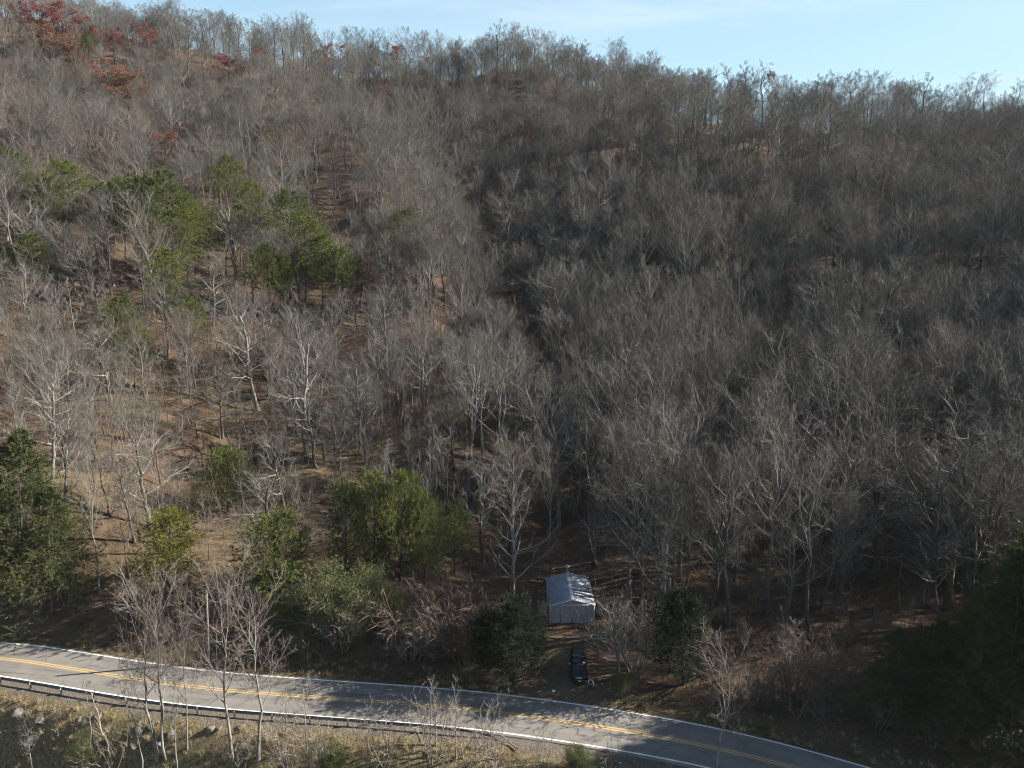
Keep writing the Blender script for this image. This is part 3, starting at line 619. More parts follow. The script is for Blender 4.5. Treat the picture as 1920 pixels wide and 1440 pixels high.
# evergreens near the road
for kind, x, yt, yb, wf, r, nme, lab in (('young_pine', 428, 842, 962, 1.15, 3, 'pine_tree', 'wide low pine alone on the open slope casting a dark shadow'), ('yellow_pine', 318, 962, 1125, 1.05, 3, 'pine_tree', 'bright yellow green young pine above the dark road bank'),
        ('young_pine', 524, 965, 1135, 1.15, 3, 'pine_tree', 'bushy green pine right of the yellow green one'), ('young_pine', 648, 905, 1075, .66, 2.5, 'pine_tree', 'green pine at the left of the group above the bushes'),
        ('young_pine', 702, 888, 1082, .66, 2.5, 'pine_tree', 'tall green pine in the middle of the group above the bushes'), ('young_pine', 752, 884, 1090, .66, 2.5, 'pine_tree', 'tallest green pine of the group above the bushes'),
        ('young_pine', 796, 930, 1095, .66, 2.5, 'pine_tree', 'thin green pine at the right of the group above the bushes'), ('young_pine', 852, 945, 1075, .8, 2, 'pine_tree', 'small faded pine left of the white sycamore'),
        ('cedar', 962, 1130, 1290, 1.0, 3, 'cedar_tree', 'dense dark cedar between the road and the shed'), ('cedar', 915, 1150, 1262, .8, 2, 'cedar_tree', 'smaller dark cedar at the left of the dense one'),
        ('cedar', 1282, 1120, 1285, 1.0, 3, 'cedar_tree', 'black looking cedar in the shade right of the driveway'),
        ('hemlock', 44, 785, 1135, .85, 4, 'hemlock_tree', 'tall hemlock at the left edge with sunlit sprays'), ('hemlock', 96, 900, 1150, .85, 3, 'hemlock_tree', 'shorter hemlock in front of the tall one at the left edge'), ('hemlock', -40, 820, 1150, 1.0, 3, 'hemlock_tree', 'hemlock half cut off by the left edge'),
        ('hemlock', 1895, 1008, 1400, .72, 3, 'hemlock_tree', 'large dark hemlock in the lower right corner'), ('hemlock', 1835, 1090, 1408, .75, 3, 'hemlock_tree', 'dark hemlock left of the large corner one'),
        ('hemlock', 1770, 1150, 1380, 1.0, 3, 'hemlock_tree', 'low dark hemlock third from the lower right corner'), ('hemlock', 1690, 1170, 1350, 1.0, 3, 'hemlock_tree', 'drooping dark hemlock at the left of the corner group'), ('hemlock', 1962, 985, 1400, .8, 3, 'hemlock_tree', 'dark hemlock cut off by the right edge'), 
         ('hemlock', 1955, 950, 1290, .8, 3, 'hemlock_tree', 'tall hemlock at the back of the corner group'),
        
        ('hemlock', 2060, 880, 1340, 1.2, 3, 'hemlock_tree', 'hemlock added just outside the right edge to cast shade'), ('hemlock', 2080, 980, 1440, 1.2, 3, 'hemlock_tree', 'hemlock added outside the lower right corner to cast shade'), ('hemlock', 2190, 830, 1330, 1.2, 3, 'hemlock_tree', 'hemlock added well outside the right edge to cast shade')):  # these three out-of-frame hemlocks are added to shade the lower right verge
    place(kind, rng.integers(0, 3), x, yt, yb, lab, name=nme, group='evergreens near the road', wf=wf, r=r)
BUSH = [shrub(3.2, 16, .75, 6, 7, seed=s, leaf=17000, leaf_size=.065, r=.02).mesh('bush', [M['brush'], M['privet']]) for s in range(3)]
for k, (x, yt, yb, wf, lab) in enumerate(((638, 1068, 1205, .75, 'tall green bush with pale leaf tips under the pines'), (712, 1086, 1200, .85, 'rounded light green bush right of the tall one under the pines'), (588, 1100, 1180, .9, 'yellowish green bush at the left end of the row under the pines'),
        (668, 1165, 1215, 1.0, 'small green bush in front of the tall one'), (556, 1110, 1175, 1.0, 'low green bush beside the bushy pine'), (1602, 1284, 1345, .9, 'small bright green bush lit by a sun fleck in the dark corner'), (1165, 1262, 1312, .8, 'low green shrub at the right side of the driveway'),
        (1088, 1395, 1452, .9, 'yellow green bush below the white edge line'), (172, 1385, 1445, 1.0, 'mossy green bush between the rocks and the pale trunks'), (620, 1400, 1460, .9, 'faint green bush on the bank below the gravel shoulder'))):
    P, h, ln = spot(x, yt, yb); BLOCK.append((P.x, P.y, 1.5))
    o = link('green_bush', BUSH[k % 3]); o.location = (P.x, P.y, P.z - .05); s = h / 3.2; o.scale = (s * wf, s * wf, s); o.rotation_euler = (0, 0, k * 1.3); tag(o, lab, 'bush', 'green bushes near the road')
TANG = [shrub(3.0, 22, 1.0, 7, 7, seed=30 + s, droop=.28, up=1.0, r=.022, tw_w=.018).mesh('brush', [M['pale_brush' if s else 'brush']]) for s in range(3)]
for k, (x, yt, yb, wf, lab) in enumerate(((822, 1105, 1225, 1.5, 'big drooping grey vine tangle left of the dark cedar'), (770, 1145, 1235, 1.4, 'low vine tangle at the left of the big grey one'), (640, 1125, 1220, 1.0, 'dry vines hanging over the tall green bush'), (870, 1140, 1240, 1.2, 'brown vine tangle between the big grey one and the cedar'),
        (1490, 1205, 1320, 1.0, 'dark vine draped tangle at the edge of the right thicket'), (1420, 1245, 1330, .9, 'dark brushy tangle behind the bushy topped pale tree'), (1560, 1225, 1330, .9, 'dark tangle left of the sunlit green bush'), (1010, 1130, 1180, 1.0, 'dry brush against the left wall of the shed'), (1190, 1150, 1260, 1.1, 'thin brush heap right of the shed'))):
    P, h, ln = spot(x, yt, yb)
    o = link('vine_tangle', TANG[k % 3 if k < 4 or k > 6 else 0]); o.location = (P.x, P.y, P.z - .05); s = h / 2.6; o.scale = (s * wf, s * wf, s); o.rotation_euler = (0, 0, k * 2.1); tag(o, lab, 'vines', 'vine tangles near the road')

# ------------------------------------------------------------------ the wood: many bare trees
def blocked(X, Y):
    bl = np.array(BLOCK); d = np.hypot(X[:, None] - bl[None, :, 0], Y[:, None] - bl[None, :, 1]); return (d < bl[None, :, 2]).any(1)
def field(s, x0, x1, y0, y1):
    gx_, gy_ = np.meshgrid(np.arange(x0, x1, s), np.arange(y0, y1, s)); X = (gx_ + rng.uniform(-.48, .48, gx_.shape) * s).ravel(); Y = (gy_ + rng.uniform(-.48, .48, gy_.shape) * s).ravel(); return X, Y
def zone_density(x, y):
    d = np.ones_like(x)
    d = np.where((x > 330) & (x < 860) & (y > 690) & (y < 1060), .95, d)
    d = np.where((x > 330) & (x < 860) & (y > 600) & (y <= 690), 1.0, d)
    d = np.where((x > 170) & (x < 900) & (y > 900) & (y <= 1200), .28, d)
    d = np.where((x <= 330) & (y > 700), 1.0, d)
    d = np.where((x > 1120) & (y > 900), .9, d)
    d = np.where((y < 160) & (x > 340) & (x < 900), .45, d); d = np.where((y < 290) & (x > 1250), .34, d); d = np.where((y < 215) & (x > 880) & (x <= 1250), 1.0, d); d = np.where((x < 700) & (y > 320) & (y < 640), .55, d); d = np.where((x < 320) & (y < 235), .85, d); d = np.where((y >= 160) & (y < 235) & (x > 500) & (x < 860), 1.25, d)
    rx = np.interp(y, [400, 480, 580, 700, 850, 1000, 1080], [868, 900, 945, 985, 1015, 1040, 1050]); gul = (y > 400) & (y < 1080) & (np.abs(x - rx) < 22 + (y - 400) * .025)
    d = np.where(gul, d * .22, d)
    d = np.where(y > 1200, 0.0, d); d = np.where((y > 1120) & (x < 1150), 0.0, d)
    return d
X, Y = field(5.8, -330, 380, 60, 450)
eX, eY = field(5.6, 6, 110, 74, 125); ex, ey, _ = px(np.stack([eX, eY, H(eX, eY)], -1)); ek = (ex > 1110) & (ey > 860) & (ey < 1185) & (rng.uniform(size=len(eX)) < .75)   # the right floor is thick with trunks
X = np.concatenate([X, eX[ek]]); Y = np.concatenate([Y, eY[ek]])
eX, eY = field(5.0, -130, 10, 84, 190); ex, ey, _ = px(np.stack([eX, eY, H(eX, eY)], -1)); ek = (ex < 880) & (ey > 560) & (ey < 1000) & (rng.uniform(size=len(eX)) < .55)   # thin stems all over the open slope
X = np.concatenate([X, eX[ek]]); Y = np.concatenate([Y, eY[ek]])
Z = H(X, Y); ax, ay, ad = px(np.stack([X, Y, Z], -1))
keep_ = (np.abs(X) < (Y * .86 + 45)) & (road_dist(X, Y) > 10) & (rng.uniform(size=len(X)) < zone_density(ax, ay))
keep_ &= ~((np.abs(X - 7.3) < 7.5) & (Y < 88)); keep_ &= ~blocked(X, Y)
X, Y, Z, ax, ay, ad = (q[keep_] for q in (X, Y, Z, ax, ay, ad))
n = len(X); u = rng.uniform(size=n)
openz = (ax < 860) & (ay > 600); rightz = (ax > 900) & (ay > 480)
hgt = np.where(openz, rng.normal(15.5, 3.2, n), np.where(rightz, rng.normal(20.5, 4.2, n), rng.normal(18.5, 3.4, n)))
hgt = np.where(ay < 280, np.where(ax < 880, rng.normal(15.0, 1.8, n), np.where(ax < 1150, rng.normal(15.5, 2.2, n), rng.normal(19.0, 4.0, n))), hgt)
hgt = np.where((ax < 880) & (Y > 345) & (ax > 300), rng.normal(18.5, 2.5, n), hgt); hgt = np.clip(hgt, 8, 27)
kinds = np.where(openz, np.where(u < .66, 'slim', np.where(u < .76, 'birch', np.where(u < .90, 'tall', 'oak'))), np.where(u < .58, 'tall', np.where(u < .82, 'oak', np.where(u < .90, 'poplar', 'slim'))))
hgt = np.where((kinds == 'slim') | (kinds == 'birch'), hgt * .82, hgt)
size = hgt / ad; onscreen = (ax > -40) & (ax < 1960) & (ay < 1500) & (ay - hgt * FPX / ad * .95 < 1440)
order = np.argsort(np.where(onscreen, -size, 1.0))
named_bare = sum(1 for o in COL.objects if o.name.split('.')[0] == 'bare_tree')
solo = np.zeros(n, bool); solo[order[:298 - named_bare]] = True
recs = []
LOOK = {'slim': 'slender grey tree', 'birch': 'slim white tree', 'tall': 'straight grey tree', 'oak': 'spreading grey tree', 'poplar': 'tall pale tree', 'sapling': 'thin sapling'}
def where_is(x, y):
    if x < 340: return 'in woods above the hemlocks' if y < 900 else 'beside the left hemlocks'
    if x < 640: return 'on open slope under the pines' if y < 740 else 'on open slope above the bushes'
    if x < 900: return 'on the bright spur' if y < 760 else 'around the white saplings'
    if x < 1130: return 'in the ravine above the poplars' if y < 800 else 'in the ravine behind the shed'
    if x < 1480: return 'on the shaded ravine side' if y < 950 else 'on dark ground right of shed'
    return 'around the matching pair' if y < 960 else 'above the corner hemlocks'
for i in np.nonzero(solo)[0]:
    o = put(kinds[i], int(rng.integers(0, 9)), (X[i], Y[i], Z[i]), hgt[i], rng.uniform(.95, 1.35), 'bare_tree', None, 'tree', None, lean=(rng.normal(0, .03), rng.normal(0, .03)))
    recs.append((LOOK[kinds[i]], where_is(ax[i], ay[i]), ax[i], ay[i], o))
sX, sY = field(4.4, -110, 90, 76, 165); sZ = H(sX, sY); qx, qy, _ = px(np.stack([sX, sY, sZ], -1))
sk = (rng.uniform(size=len(sX)) < np.where((qx < 900) & (qy > 620) & (qy < 1080), .68, np.where((qx > 1100) & (qy > 850) & (qy < 1200), .30, .0))) & (qx > -20) & (qx < 1940) & (road_dist(sX, sY) > 9) & ~blocked(sX, sY) & ~((np.abs(sX - 7.3) < 7.5) & (sY < 88))
for i in np.nonzero(sk)[0]:
    o = put('sapling', int(rng.integers(0, 6)), (sX[i], sY[i], sZ[i]), rng.uniform(5, 13), rng.uniform(.8, 1.2), 'bare_sapling', None, 'sapling', None, lean=(rng.normal(0, .05), rng.normal(0, .04)))
    recs.append((LOOK['sapling'], where_is(qx[i], qy[i]), qx[i], qy[i], o))
ORD = ['leftmost', 'second from left', 'third from left', 'fourth from left', 'fifth from left', 'sixth from left', 'seventh from left', 'eighth from left', 'ninth from left', 'tenth from left']
ROW = [[''], ['upper row ', 'lower row '], ['top row ', 'middle row ', 'bottom row '], ['top row ', 'second row ', 'third row ', 'bottom row '], ['top row ', 'second row ', 'middle row ', 'fourth row ', 'bottom row ']]
groups = {}
for r in recs: groups.setdefault((r[0], r[1]), []).append(r)
for (lk, wh), L in groups.items():
    L.sort(key=lambda r: r[3]); nr = min(5, max(1, -(-len(L) // 9))); rows = [L[k * len(L) // nr:(k + 1) * len(L) // nr] for k in range(nr)]
    for k, row in enumerate(rows):
        row.sort(key=lambda r: r[2])
        for j, r in enumerate(row):
            o = r[4]; o['group'] = f'{lk}s {wh}'
            o['label'] = f'{ORD[min(j, 9)]} {lk}, {ROW[nr - 1][k]}{wh}' if len(row) > 1 else f'only {lk}, {ROW[nr - 1][k]}{wh}'

def scatter_stuff(name, label, sources, P, rot, scl, pick):
    """one object of many small growths on the ground, set out by geometry nodes"""
    src = bpy.data.collections.new(name + '_kinds')
    for me in sources: src.objects.link(bpy.data.objects.new(name + '_kind', me))
    me = bpy.data.meshes.new(name); me.vertices.add(len(P)); me.vertices.foreach_set('co', np.asarray(P, np.float32).ravel())
    for nm, typ, arr in (('turn', 'FLOAT_VECTOR', rot), ('size', 'FLOAT_VECTOR', scl)):
        a = me.attributes.new(nm, typ, 'POINT'); a.data.foreach_set('vector', np.asarray(arr, np.float32).ravel())
    a = me.attributes.new('pick', 'INT', 'POINT'); a.data.foreach_set('value', np.asarray(pick, np.int32))
    o = link(name, me); tag(o, label, None, None, 'stuff')
    g = bpy.data.node_groups.new(name, 'GeometryNodeTree')
    g.interface.new_socket('Geometry', in_out='INPUT', socket_type='NodeSocketGeometry'); g.interface.new_socket('Geometry', in_out='OUTPUT', socket_type='NodeSocketGeometry')
    gi, go = g.nodes.new('NodeGroupInput'), g.nodes.new('NodeGroupOutput'); ip = g.nodes.new('GeometryNodeInstanceOnPoints'); ci = g.nodes.new('GeometryNodeCollectionInfo')
    ci.inputs['Collection'].default_value = src; ci.inputs['Separate Children'].default_value = True; ci.inputs['Reset Children'].default_value = True
    ip.inputs['Pick Instance'].default_value = True
    g.links.new(gi.outputs[0], ip.inputs['Points']); g.links.new(ci.outputs[0], ip.inputs['Instance']); g.links.new(ip.outputs[0], go.inputs[0])
    def na(nm, typ):
        k = g.nodes.new('GeometryNodeInputNamedAttribute'); k.data_type = typ; k.inputs['Name'].default_value = nm; return k.outputs['Attribute']
    er = g.nodes.new('FunctionNodeEulerToRotation'); g.links.new(na('turn', 'FLOAT_VECTOR'), er.inputs[0]); g.links.new(er.outputs[0], ip.inputs['Rotation'])
    g.links.new(na('size', 'FLOAT_VECTOR'), ip.inputs['Scale']); g.links.new(na('pick', 'INT'), ip.inputs['Instance Index'])
    md = o.modifiers.new('scatter', 'NODES'); md.node_group = g; return o
def whole(p):
    b = Build(); off = 0
    for bb, o_ in ((p['tb'], 0), (p['cb'], 1)):
        for V, in zip(bb.V): pass
        n0 = b.n; Vv = np.concatenate(bb.V); b.V.append(Vv); b.n += len(Vv)
        for q_, m_ in zip(bb.Q, bb.qm): b.Q.append(q_ + n0); b.qm.append(m_ + o_)
        for q_, m_ in zip(bb.T, bb.tm): b.T.append(q_ + n0); b.tm.append(m_ + o_)
    return b.mesh('forest_tree', [M[k] for k in p['mats']])
FK = ['tall', 'oak', 'slim', 'birch', 'poplar', 'sapling']; srcs = []; start = {}; hs = []
for k in FK:
    start[k] = len(srcs)
    for p in PROTO[k]: srcs.append(whole(p)); hs.append(p['h'])
fX, fY = field(6.2, -320, 370, 150, 450); fZ = H(fX, fY); fx_, fy_, _ = px(np.stack([fX, fY, fZ], -1)); fk = (np.abs(fX) < fY * .84 + 30) & ~blocked(fX, fY) & (rng.uniform(size=len(fX)) < .8)
X = np.concatenate([X, fX[fk]]); Y = np.concatenate([Y, fY[fk]]); Z = np.concatenate([Z, fZ[fk]]); hgt = np.concatenate([hgt, rng.uniform(4, 9, fk.sum())]); kinds = np.concatenate([kinds, np.full(fk.sum(), 'sapling')]); solo = np.concatenate([solo, np.zeros(fk.sum(), bool)]); n = len(X)
far = ~solo; m = far.sum(); pick = np.array([start[k] + int(rng.integers(0, len(PROTO[k]))) for k in kinds[far]]); sc_ = hgt[far] / np.array(hs)[pick]; wf = rng.uniform(1.0, 1.55, m)
scatter_stuff('forest', 'bare grey woods covering the hillsides up to the ridge', srcs, np.stack([X[far], Y[far], Z[far] - .15], 1), np.stack([rng.normal(0, .04, m), rng.normal(0, .04, m), rng.uniform(0, 6.283, m)], 1), np.stack([sc_ * wf, sc_ * wf, sc_], 1), pick)
print('saplings', int(sk.sum())); print('trees', n, 'solo', solo.sum(), 'far', m)

# undergrowth, grass
SH = [shrub(2.0, 11, .7, 5, 6, seed=60 + s, tw_w=.016).mesh('shrub', [M['brush']]) for s in range(4)] + [shrub(3.2, 5, .35, 6, 6, seed=70 + s, tw_w=.016).mesh('shrub', [M['pale_brush']]) for s in range(2)]
X, Y = field(2.5, -140, 150, 52, 190); Z = H(X, Y); ax, ay, _ = px(np.stack([X, Y, Z], -1)); rd = road_dist(X, Y)
dens = np.where(ax > 1120, .75, .30); dens = np.where((ax > 300) & (ax < 900) & (ay > 650) & (ay < 1080), 1.0, dens); dens = np.where((ay > 1060) & (ax < 1010), 1.0, dens); dens = np.where((ay > 1130) & (ax > 1150), 1.0, dens)
k_ = (rng.uniform(size=len(X)) < dens) & (np.abs(X) < Y * .8 + 12) & (rd > 5.5) & ~((np.abs(X - 7.3) < 5.5) & (Y < 84)) & ~((np.abs(X - 9) < 6) & (Y < 76))
X, Y, Z = X[k_], Y[k_], Z[k_]; m = len(X); s = rng.uniform(.5, 1.25, m) * np.where(px(np.stack([X, Y, Z], -1))[1] > 1100, 1.4, 1.0)
scatter_stuff('undergrowth', 'thin bare brush growing on the forest floor', SH, np.stack([X, Y, Z - .05], 1), np.stack([rng.normal(0, .08, m), rng.normal(0, .08, m), rng.uniform(0, 6.28, m)], 1), np.stack([s, s, s], 1), rng.integers(0, 6, m))
ST = []
for s in range(4):
    P_, R_ = trunk_line(3.0, .05, K=7, wob=.03, tip=.3); b = Build(); b.tubes(P_, R_, 5); Q_, S_ = grow(P_, R_, 5, .3, .95, .4, 45, 4, wob=.15, rf=.6); b.tubes(Q_, np.maximum(S_, .008), 3); ST.append(b.mesh('stick', [M['pale_limb' if s % 2 else 'brush']]))
X, Y = field(3.0, -120, 110, 72, 190); Z = H(X, Y); k_ = (rng.uniform(size=len(X)) < .34) & (np.abs(X) < Y * .8 + 10) & (road_dist(X, Y) > 8) & ~((np.abs(X - 7.3) < 5) & (Y < 86)); X, Y, Z = X[k_], Y[k_], Z[k_]; m = len(X); s = rng.uniform(.4, 1.7, m)
scatter_stuff('forest_litter', 'fallen sticks and broken branches lying on the leaf litter', ST, np.stack([X, Y, Z + .08], 1), np.stack([math.pi / 2 + rng.normal(0, .22, m), rng.normal(0, .2, m), rng.uniform(0, 6.28, m)], 1), np.stack([s, s, s], 1), rng.integers(0, 4, m))
def tuft(seed, h, nb, mat):
    r_ = np.random.default_rng(seed); b = Build(); A = np.stack([r_.normal(0, .13, nb), r_.normal(0, .13, nb), np.zeros(nb)], 1); d = unit(np.stack([r_.normal(0, .45, nb), r_.normal(0, .45, nb), np.ones(nb)], 1)); L = h * r_.uniform(.5, 1.1, (nb, 1))
    C = A + d * L; C[:, 2] -= .12 * h * r_.uniform(0, 1.6, nb); b.blades(A, A + d * L * .55, C, .022, 0); return b.mesh('tuft', [M[mat]])
TU = [tuft(s, .75, 34, 'straw') for s in range(3)] + [tuft(5, .5, 34, 'green_grass'), tuft(6, .5, 30, 'green_grass')] + [SH[0]]
X, Y = field(.62, -62, 50, 44, 76); Z = H(X, Y); rd = road_dist(X, Y); ax, ay, _ = px(np.stack([X, Y, Z], -1))
patch = np.sin(X * .5 + 1.3 * np.sin(Y * .35)) + np.sin(Y * .8 + X * .23)
dens = np.where(rd < -5.0, np.where(patch > -.4, .75, .25), np.where((rd > 3.3) & (rd < 6.5), np.where(patch > 0, .6, .2), 0)); dens = np.where((ax > 985) & (ax < 1150) & (rd > 0), 0, dens)
k_ = (rng.uniform(size=len(X)) < dens) & (np.abs(X) < Y * .8 + 8); X, Y, Z, rd = X[k_], Y[k_], Z[k_], rd[k_]; m = len(X)
pk = np.where(rng.uniform(size=m) < np.where(rd > 0, .45, .07), rng.integers(3, 5, m), rng.integers(0, 3, m)); pk = np.where((rng.uniform(size=m) < .03) & (rd < -5), 5, pk); s = rng.uniform(.5, 1.2, m)
scatter_stuff('grass', 'dry straw coloured grass along both sides of the road', TU, np.stack([X, Y, Z - .02], 1), np.stack([rng.normal(0, .15, m), rng.normal(0, .15, m), rng.uniform(0, 6.28, m)], 1), np.stack([s, s, s], 1), pk)

# pale shrubs on the near bank, each one a thing
PS = [shrub(3.4, 6, .5, 7, 7, seed=200 + s, r=.028, tw_w=.017).mesh('shrub', [M['pale_brush']]) for s in range(4)]
shr = [(600, 1345, 1450), (720, 1330, 1440), (812, 1300, 1430), (858, 1335, 1450), (925, 1350, 1455), (1020, 1360, 1440), (1150, 1395, 1455), (215, 1360, 1452), (455, 1372, 1455), (540, 1350, 1455)]
for k, (x, yt, yb) in enumerate(shr):
    P, h, ln = spot(x, yt, yb); o = link('bare_shrub', PS[k % 4]); s = h / 3.2; o.location = (P.x, P.y, P.z - .05); o.scale = (s * rng.uniform(.9, 1.3),) * 2 + (s,); o.rotation_euler = (0, 0, rng.uniform(0, 6.28))
    nb_ = 'before the gravel shoulder' if x > 590 and x < 930 else 'below the right end of the white edge line' if x >= 930 else 'among the rocks and white trunks at the left'
    grp = [q for q in shr if (590 < q[0] < 930) == (590 < x < 930) and (q[0] >= 930) == (x >= 930)]
    tag(o, f'{ORD[sorted(grp).index((x, yt, yb))]} pale bare shrub {nb_}', 'shrub', 'pale bare shrubs on the near bank')

# ------------------------------------------------------------------ metal shed
def metal(name, cols, rust=.35, rough=.55, scale=1.2, stretch=(1, 1, 1), metallic=.35):
    m, t, b = new_mat(name, rough); P = N(t, 'ShaderNodeTexCoord').outputs['Object']
    k = N(t, 'ShaderNodeMapping'); k.inputs['Scale'].default_value = stretch; t.links.new(P, k.inputs[0])
    c = mix_rgb(t, ramp(t, noise(t, scale, 5, .65, vec=k.outputs[0]), .35, .65), cols[0], cols[1])
    c = mix_rgb(t, math_node(t, 'MULTIPLY', ramp(t, noise(t, scale * 1.7, 6, .75, vec=k.outputs[0]), .55, .72), rust), c, cols[2])
    t.links.new(c, b.inputs['Base Color']); b.inputs['Metallic'].default_value = metallic; return m
M['roof'] = metal('roof_sheet', ((.30, .325, .355), (.235, .258, .29), (.13, .115, .10)), .35, .5, 1.1, (2.5, .6, 1))
M['wall'] = metal('wall_sheet', ((.40, .40, .41), (.31, .315, .33), (.20, .16, .13)), .4, .6, .9, (1, 1, .35), .2)
M['trim'] = metal('shed_trim', ((.60, .61, .62), (.46, .47, .48), (.2, .17, .14)), .3, .5)
M['pipe'] = metal('stove_pipe', ((.42, .43, .44), (.30, .31, .32), (.18, .14, .11)), .4, .35, 3.0, (1, 1, 1), .8)
M['door'] = metal('door_sheet', ((.38, .37, .37), (.30, .30, .31), (.20, .16, .13)), .4, .6, .9, (1, 1, .4), .2)
M['dark_gap'] = natural('shadow_gap', ((.03, .03, .03), (.05, .05, .05), (.03, .03, .03)), 3, vary=False)
fl = ground_at(1034, 1169); fr = ground_at(1112, 1167)
SY = 76.4; a_, ry_, rz_ = ray(1072.5, 1168); sx = a_ * SY / ry_; sz = CAM_H + rz_ * SY / ry_
sz = float(H(sx, SY + 1)); print('shed', sx, SY, sz)
SW, SL, WH, GH = 5.35, 6.0, 2.65, .75                      # width, length, wall height, gable rise
shed = thing('metal_shed', (sx, SY, sz - .08), 'small grey metal shed with shallow gable roof in the clearing beside the driveway', 'shed', rot=(0, 0, math.radians(2.0)))
b = Build()                                                 # ribbed sheet walls, gable ends folded in
def ribbed(p0, p1, top, b, n_=34, d=.022):
    p0, p1 = np.array(p0, float), np.array(p1, float); t = np.linspace(0, 1, n_ * 4 + 1); nn = np.array([p1[1] - p0[1], p0[0] - p1[0]]); nn /= np.linalg.norm(nn)
    q = p0 + (p1 - p0) * t[:, None] + nn * (np.array([0, 0, d, d])[np.arange(len(t)) % 4])[:, None]
    V = np.stack([np.concatenate([q, np.zeros((len(q), 1))], 1), np.concatenate([q, np.array([[top(k)] for k in t])], 1)], 1); i = np.arange(len(q) - 1)[:, None] * 2
    b.add(V, q=(i + np.array([[0, 2, 3, 1]])))
w2 = SW / 2
gable = lambda t: WH + GH * (1 - abs(2 * t - 1)) - .03
ribbed((-w2, 0), (w2, 0), gable, b); ribbed((w2, SL), (-w2, SL), gable, b); ribbed((w2, 0), (w2, SL), lambda t: WH - .03, b); ribbed((-w2, SL), (-w2, 0), lambda t: WH - .03, b)
link('wall', b.mesh('wall', [M['wall']]), shed)
b = Build(); sl = math.hypot(w2, GH); ov = .16                # roof: four lapped sheets a side with ribs
for sgn in (-1, 1):
    for k in range(4):
        y0, y1 = -.22 + k * (SL + .44) / 4, -.22 + (k + 1) * (SL + .44) / 4 + (.12 if k < 3 else 0); z = .012 * (k % 2)
        nn = 18; yy = np.linspace(y0, y1, nn * 3 + 1); rib = np.where(np.arange(len(yy)) % 9 == 4, .03, 0) + z
        top = np.stack([np.zeros(len(yy)), yy, WH + GH + .03 + rib], 1); e = (w2 + ov) / w2; bot = np.stack([np.full(len(yy), sgn * (w2 + ov)), yy, WH + GH * (1 - e) + .03 + rib], 1)
        V = np.stack([top, bot], 1); V2 = V.copy(); V2[:, :, 2] -= .035; i = np.arange(len(yy) - 1)[:, None] * 2
        b.add(V, q=i + np.array([[0, 2, 3, 1]])); b.add(V2, q=i + np.array([[0, 1, 3, 2]]))
        m_ = len(yy) * 2; base = b.n - 2 * m_
        for r0 in (0, m_ - 2): b.Q.append(np.array([(base + r0, base + r0 + 1, base + m_ + r0 + 1, base + m_ + r0)])); b.qm.append(np.zeros(1, int))
        j = np.arange(len(yy) - 1) * 2 + 1; b.Q.append(np.stack([base + j, base + j + 2, base + m_ + j + 2, base + m_ + j], 1)); b.qm.append(np.zeros(len(j), int))
roof = link('roof', b.mesh('roof', [M['roof']]), shed)
b = Build(); yy = np.array([-.25, SL + .25]); V = []
for y in yy: V.append([(-.20, y, WH + GH - .005), (0, y, WH + GH + .085), (.20, y, WH + GH - .005)])
b.add(np.array(V), q=[(0, 3, 4, 1), (1, 4, 5, 2)]); c_ = link('ridge_cap', b.mesh('ridge_cap', [M['trim']]), roof)
b = Build()
for sgn in (-1, 1):                                          # bright barge trim along the front slope edges
    e = w2 + ov; P = np.array([[(0, -.24, WH + GH + .02), (sgn * e, -.24, WH + GH - GH * e / w2 + .02)]]); b.tubes(P, np.full((1, 2), .055), 4)
link('barge_trim', b.mesh('barge_trim', [M['trim']]), roof)
b = Build(); b.box(-w2 - .03, w2 + .03, -.075, -.03, WH - .16, WH - .02); b_ = Build()
for sg in (-1, 1): b_.box(sg * w2 - .06, sg * w2 + .06, -.06, .05, -.1, WH - .17)
link('corner_trim', b_.mesh('corner_trim', [M['trim']]), shed)
link('door_track', b.mesh('door_track', [M['trim']]), shed)
for k, (x0, x1) in enumerate(((-1.42, -.02), (.02, 1.42))):
    b = Build(); ribbed((x0, -.05), (x1, -.05), lambda t: WH - .17, b, 10, .02); b.box(x0, x0 + .07, -.10, -.055, .02, WH - .18); b.box(x1 - .07, x1, -.10, -.055, .02, WH - .18); b.box(x0 + .07, x1 - .07, -.10, -.055, 1.15, 1.24)
    d_ = link('door', b.mesh('door', [M['door']]), shed)
    b = Build(); hx_ = x1 - .16 if k == 0 else x0 + .16; b.tubes(np.array([[(hx_, -.07, .98), (hx_, -.14, 1.0), (hx_, -.14, 1.14), (hx_, -.07, 1.16)]]), np.full((1, 4), .014), 6); link('handle', b.mesh('handle', [M['pipe']]), d_)
def pipe_(x, y, z0, z1, r, cap, name='stove_pipe'):
    b = Build(); b.tubes(np.array([[(x, y, z0), (x, y, (z0 + z1) / 2), (x, y, z1)]]), np.full((1, 3), r), 14); b.tubes(np.array([[(x, y, z0 + .25), (x, y, z0 + .5)]]), np.array([[r * 2, r * 1.05]]), 14)
    o = link(name, b.mesh(name, [M['pipe']], True), roof)
    if cap:
        b = Build(); b.tubes(np.array([[(x, y, z1 + .08), (x, y, z1 + .14), (x, y, z1 + .30)]]), np.array([[cap, cap * .96, .02]]), 14, cap=True)
        for q in range(3): b.tubes(np.array([[(x + r * .9 * math.cos(q * 2.1), y + r * .9 * math.sin(q * 2.1), z1 - .06), (x + r * 1.2 * math.cos(q * 2.1), y + r * 1.2 * math.sin(q * 2.1), z1 + .10)]]), np.full((1, 2), .01), 4)
        link('rain_cap', b.mesh('rain_cap', [M['pipe']], True), o)
pipe_(-.05, SL - .35, WH + GH - .2, WH + GH + 1.15, .12, .34); pipe_(-.30, SL * .62, WH + GH - .3, WH + GH + .32, .07, 0, 'vent_pipe')
bk = (sx + 2.1, SY + SL + 1.6); bz = float(H(*bk))
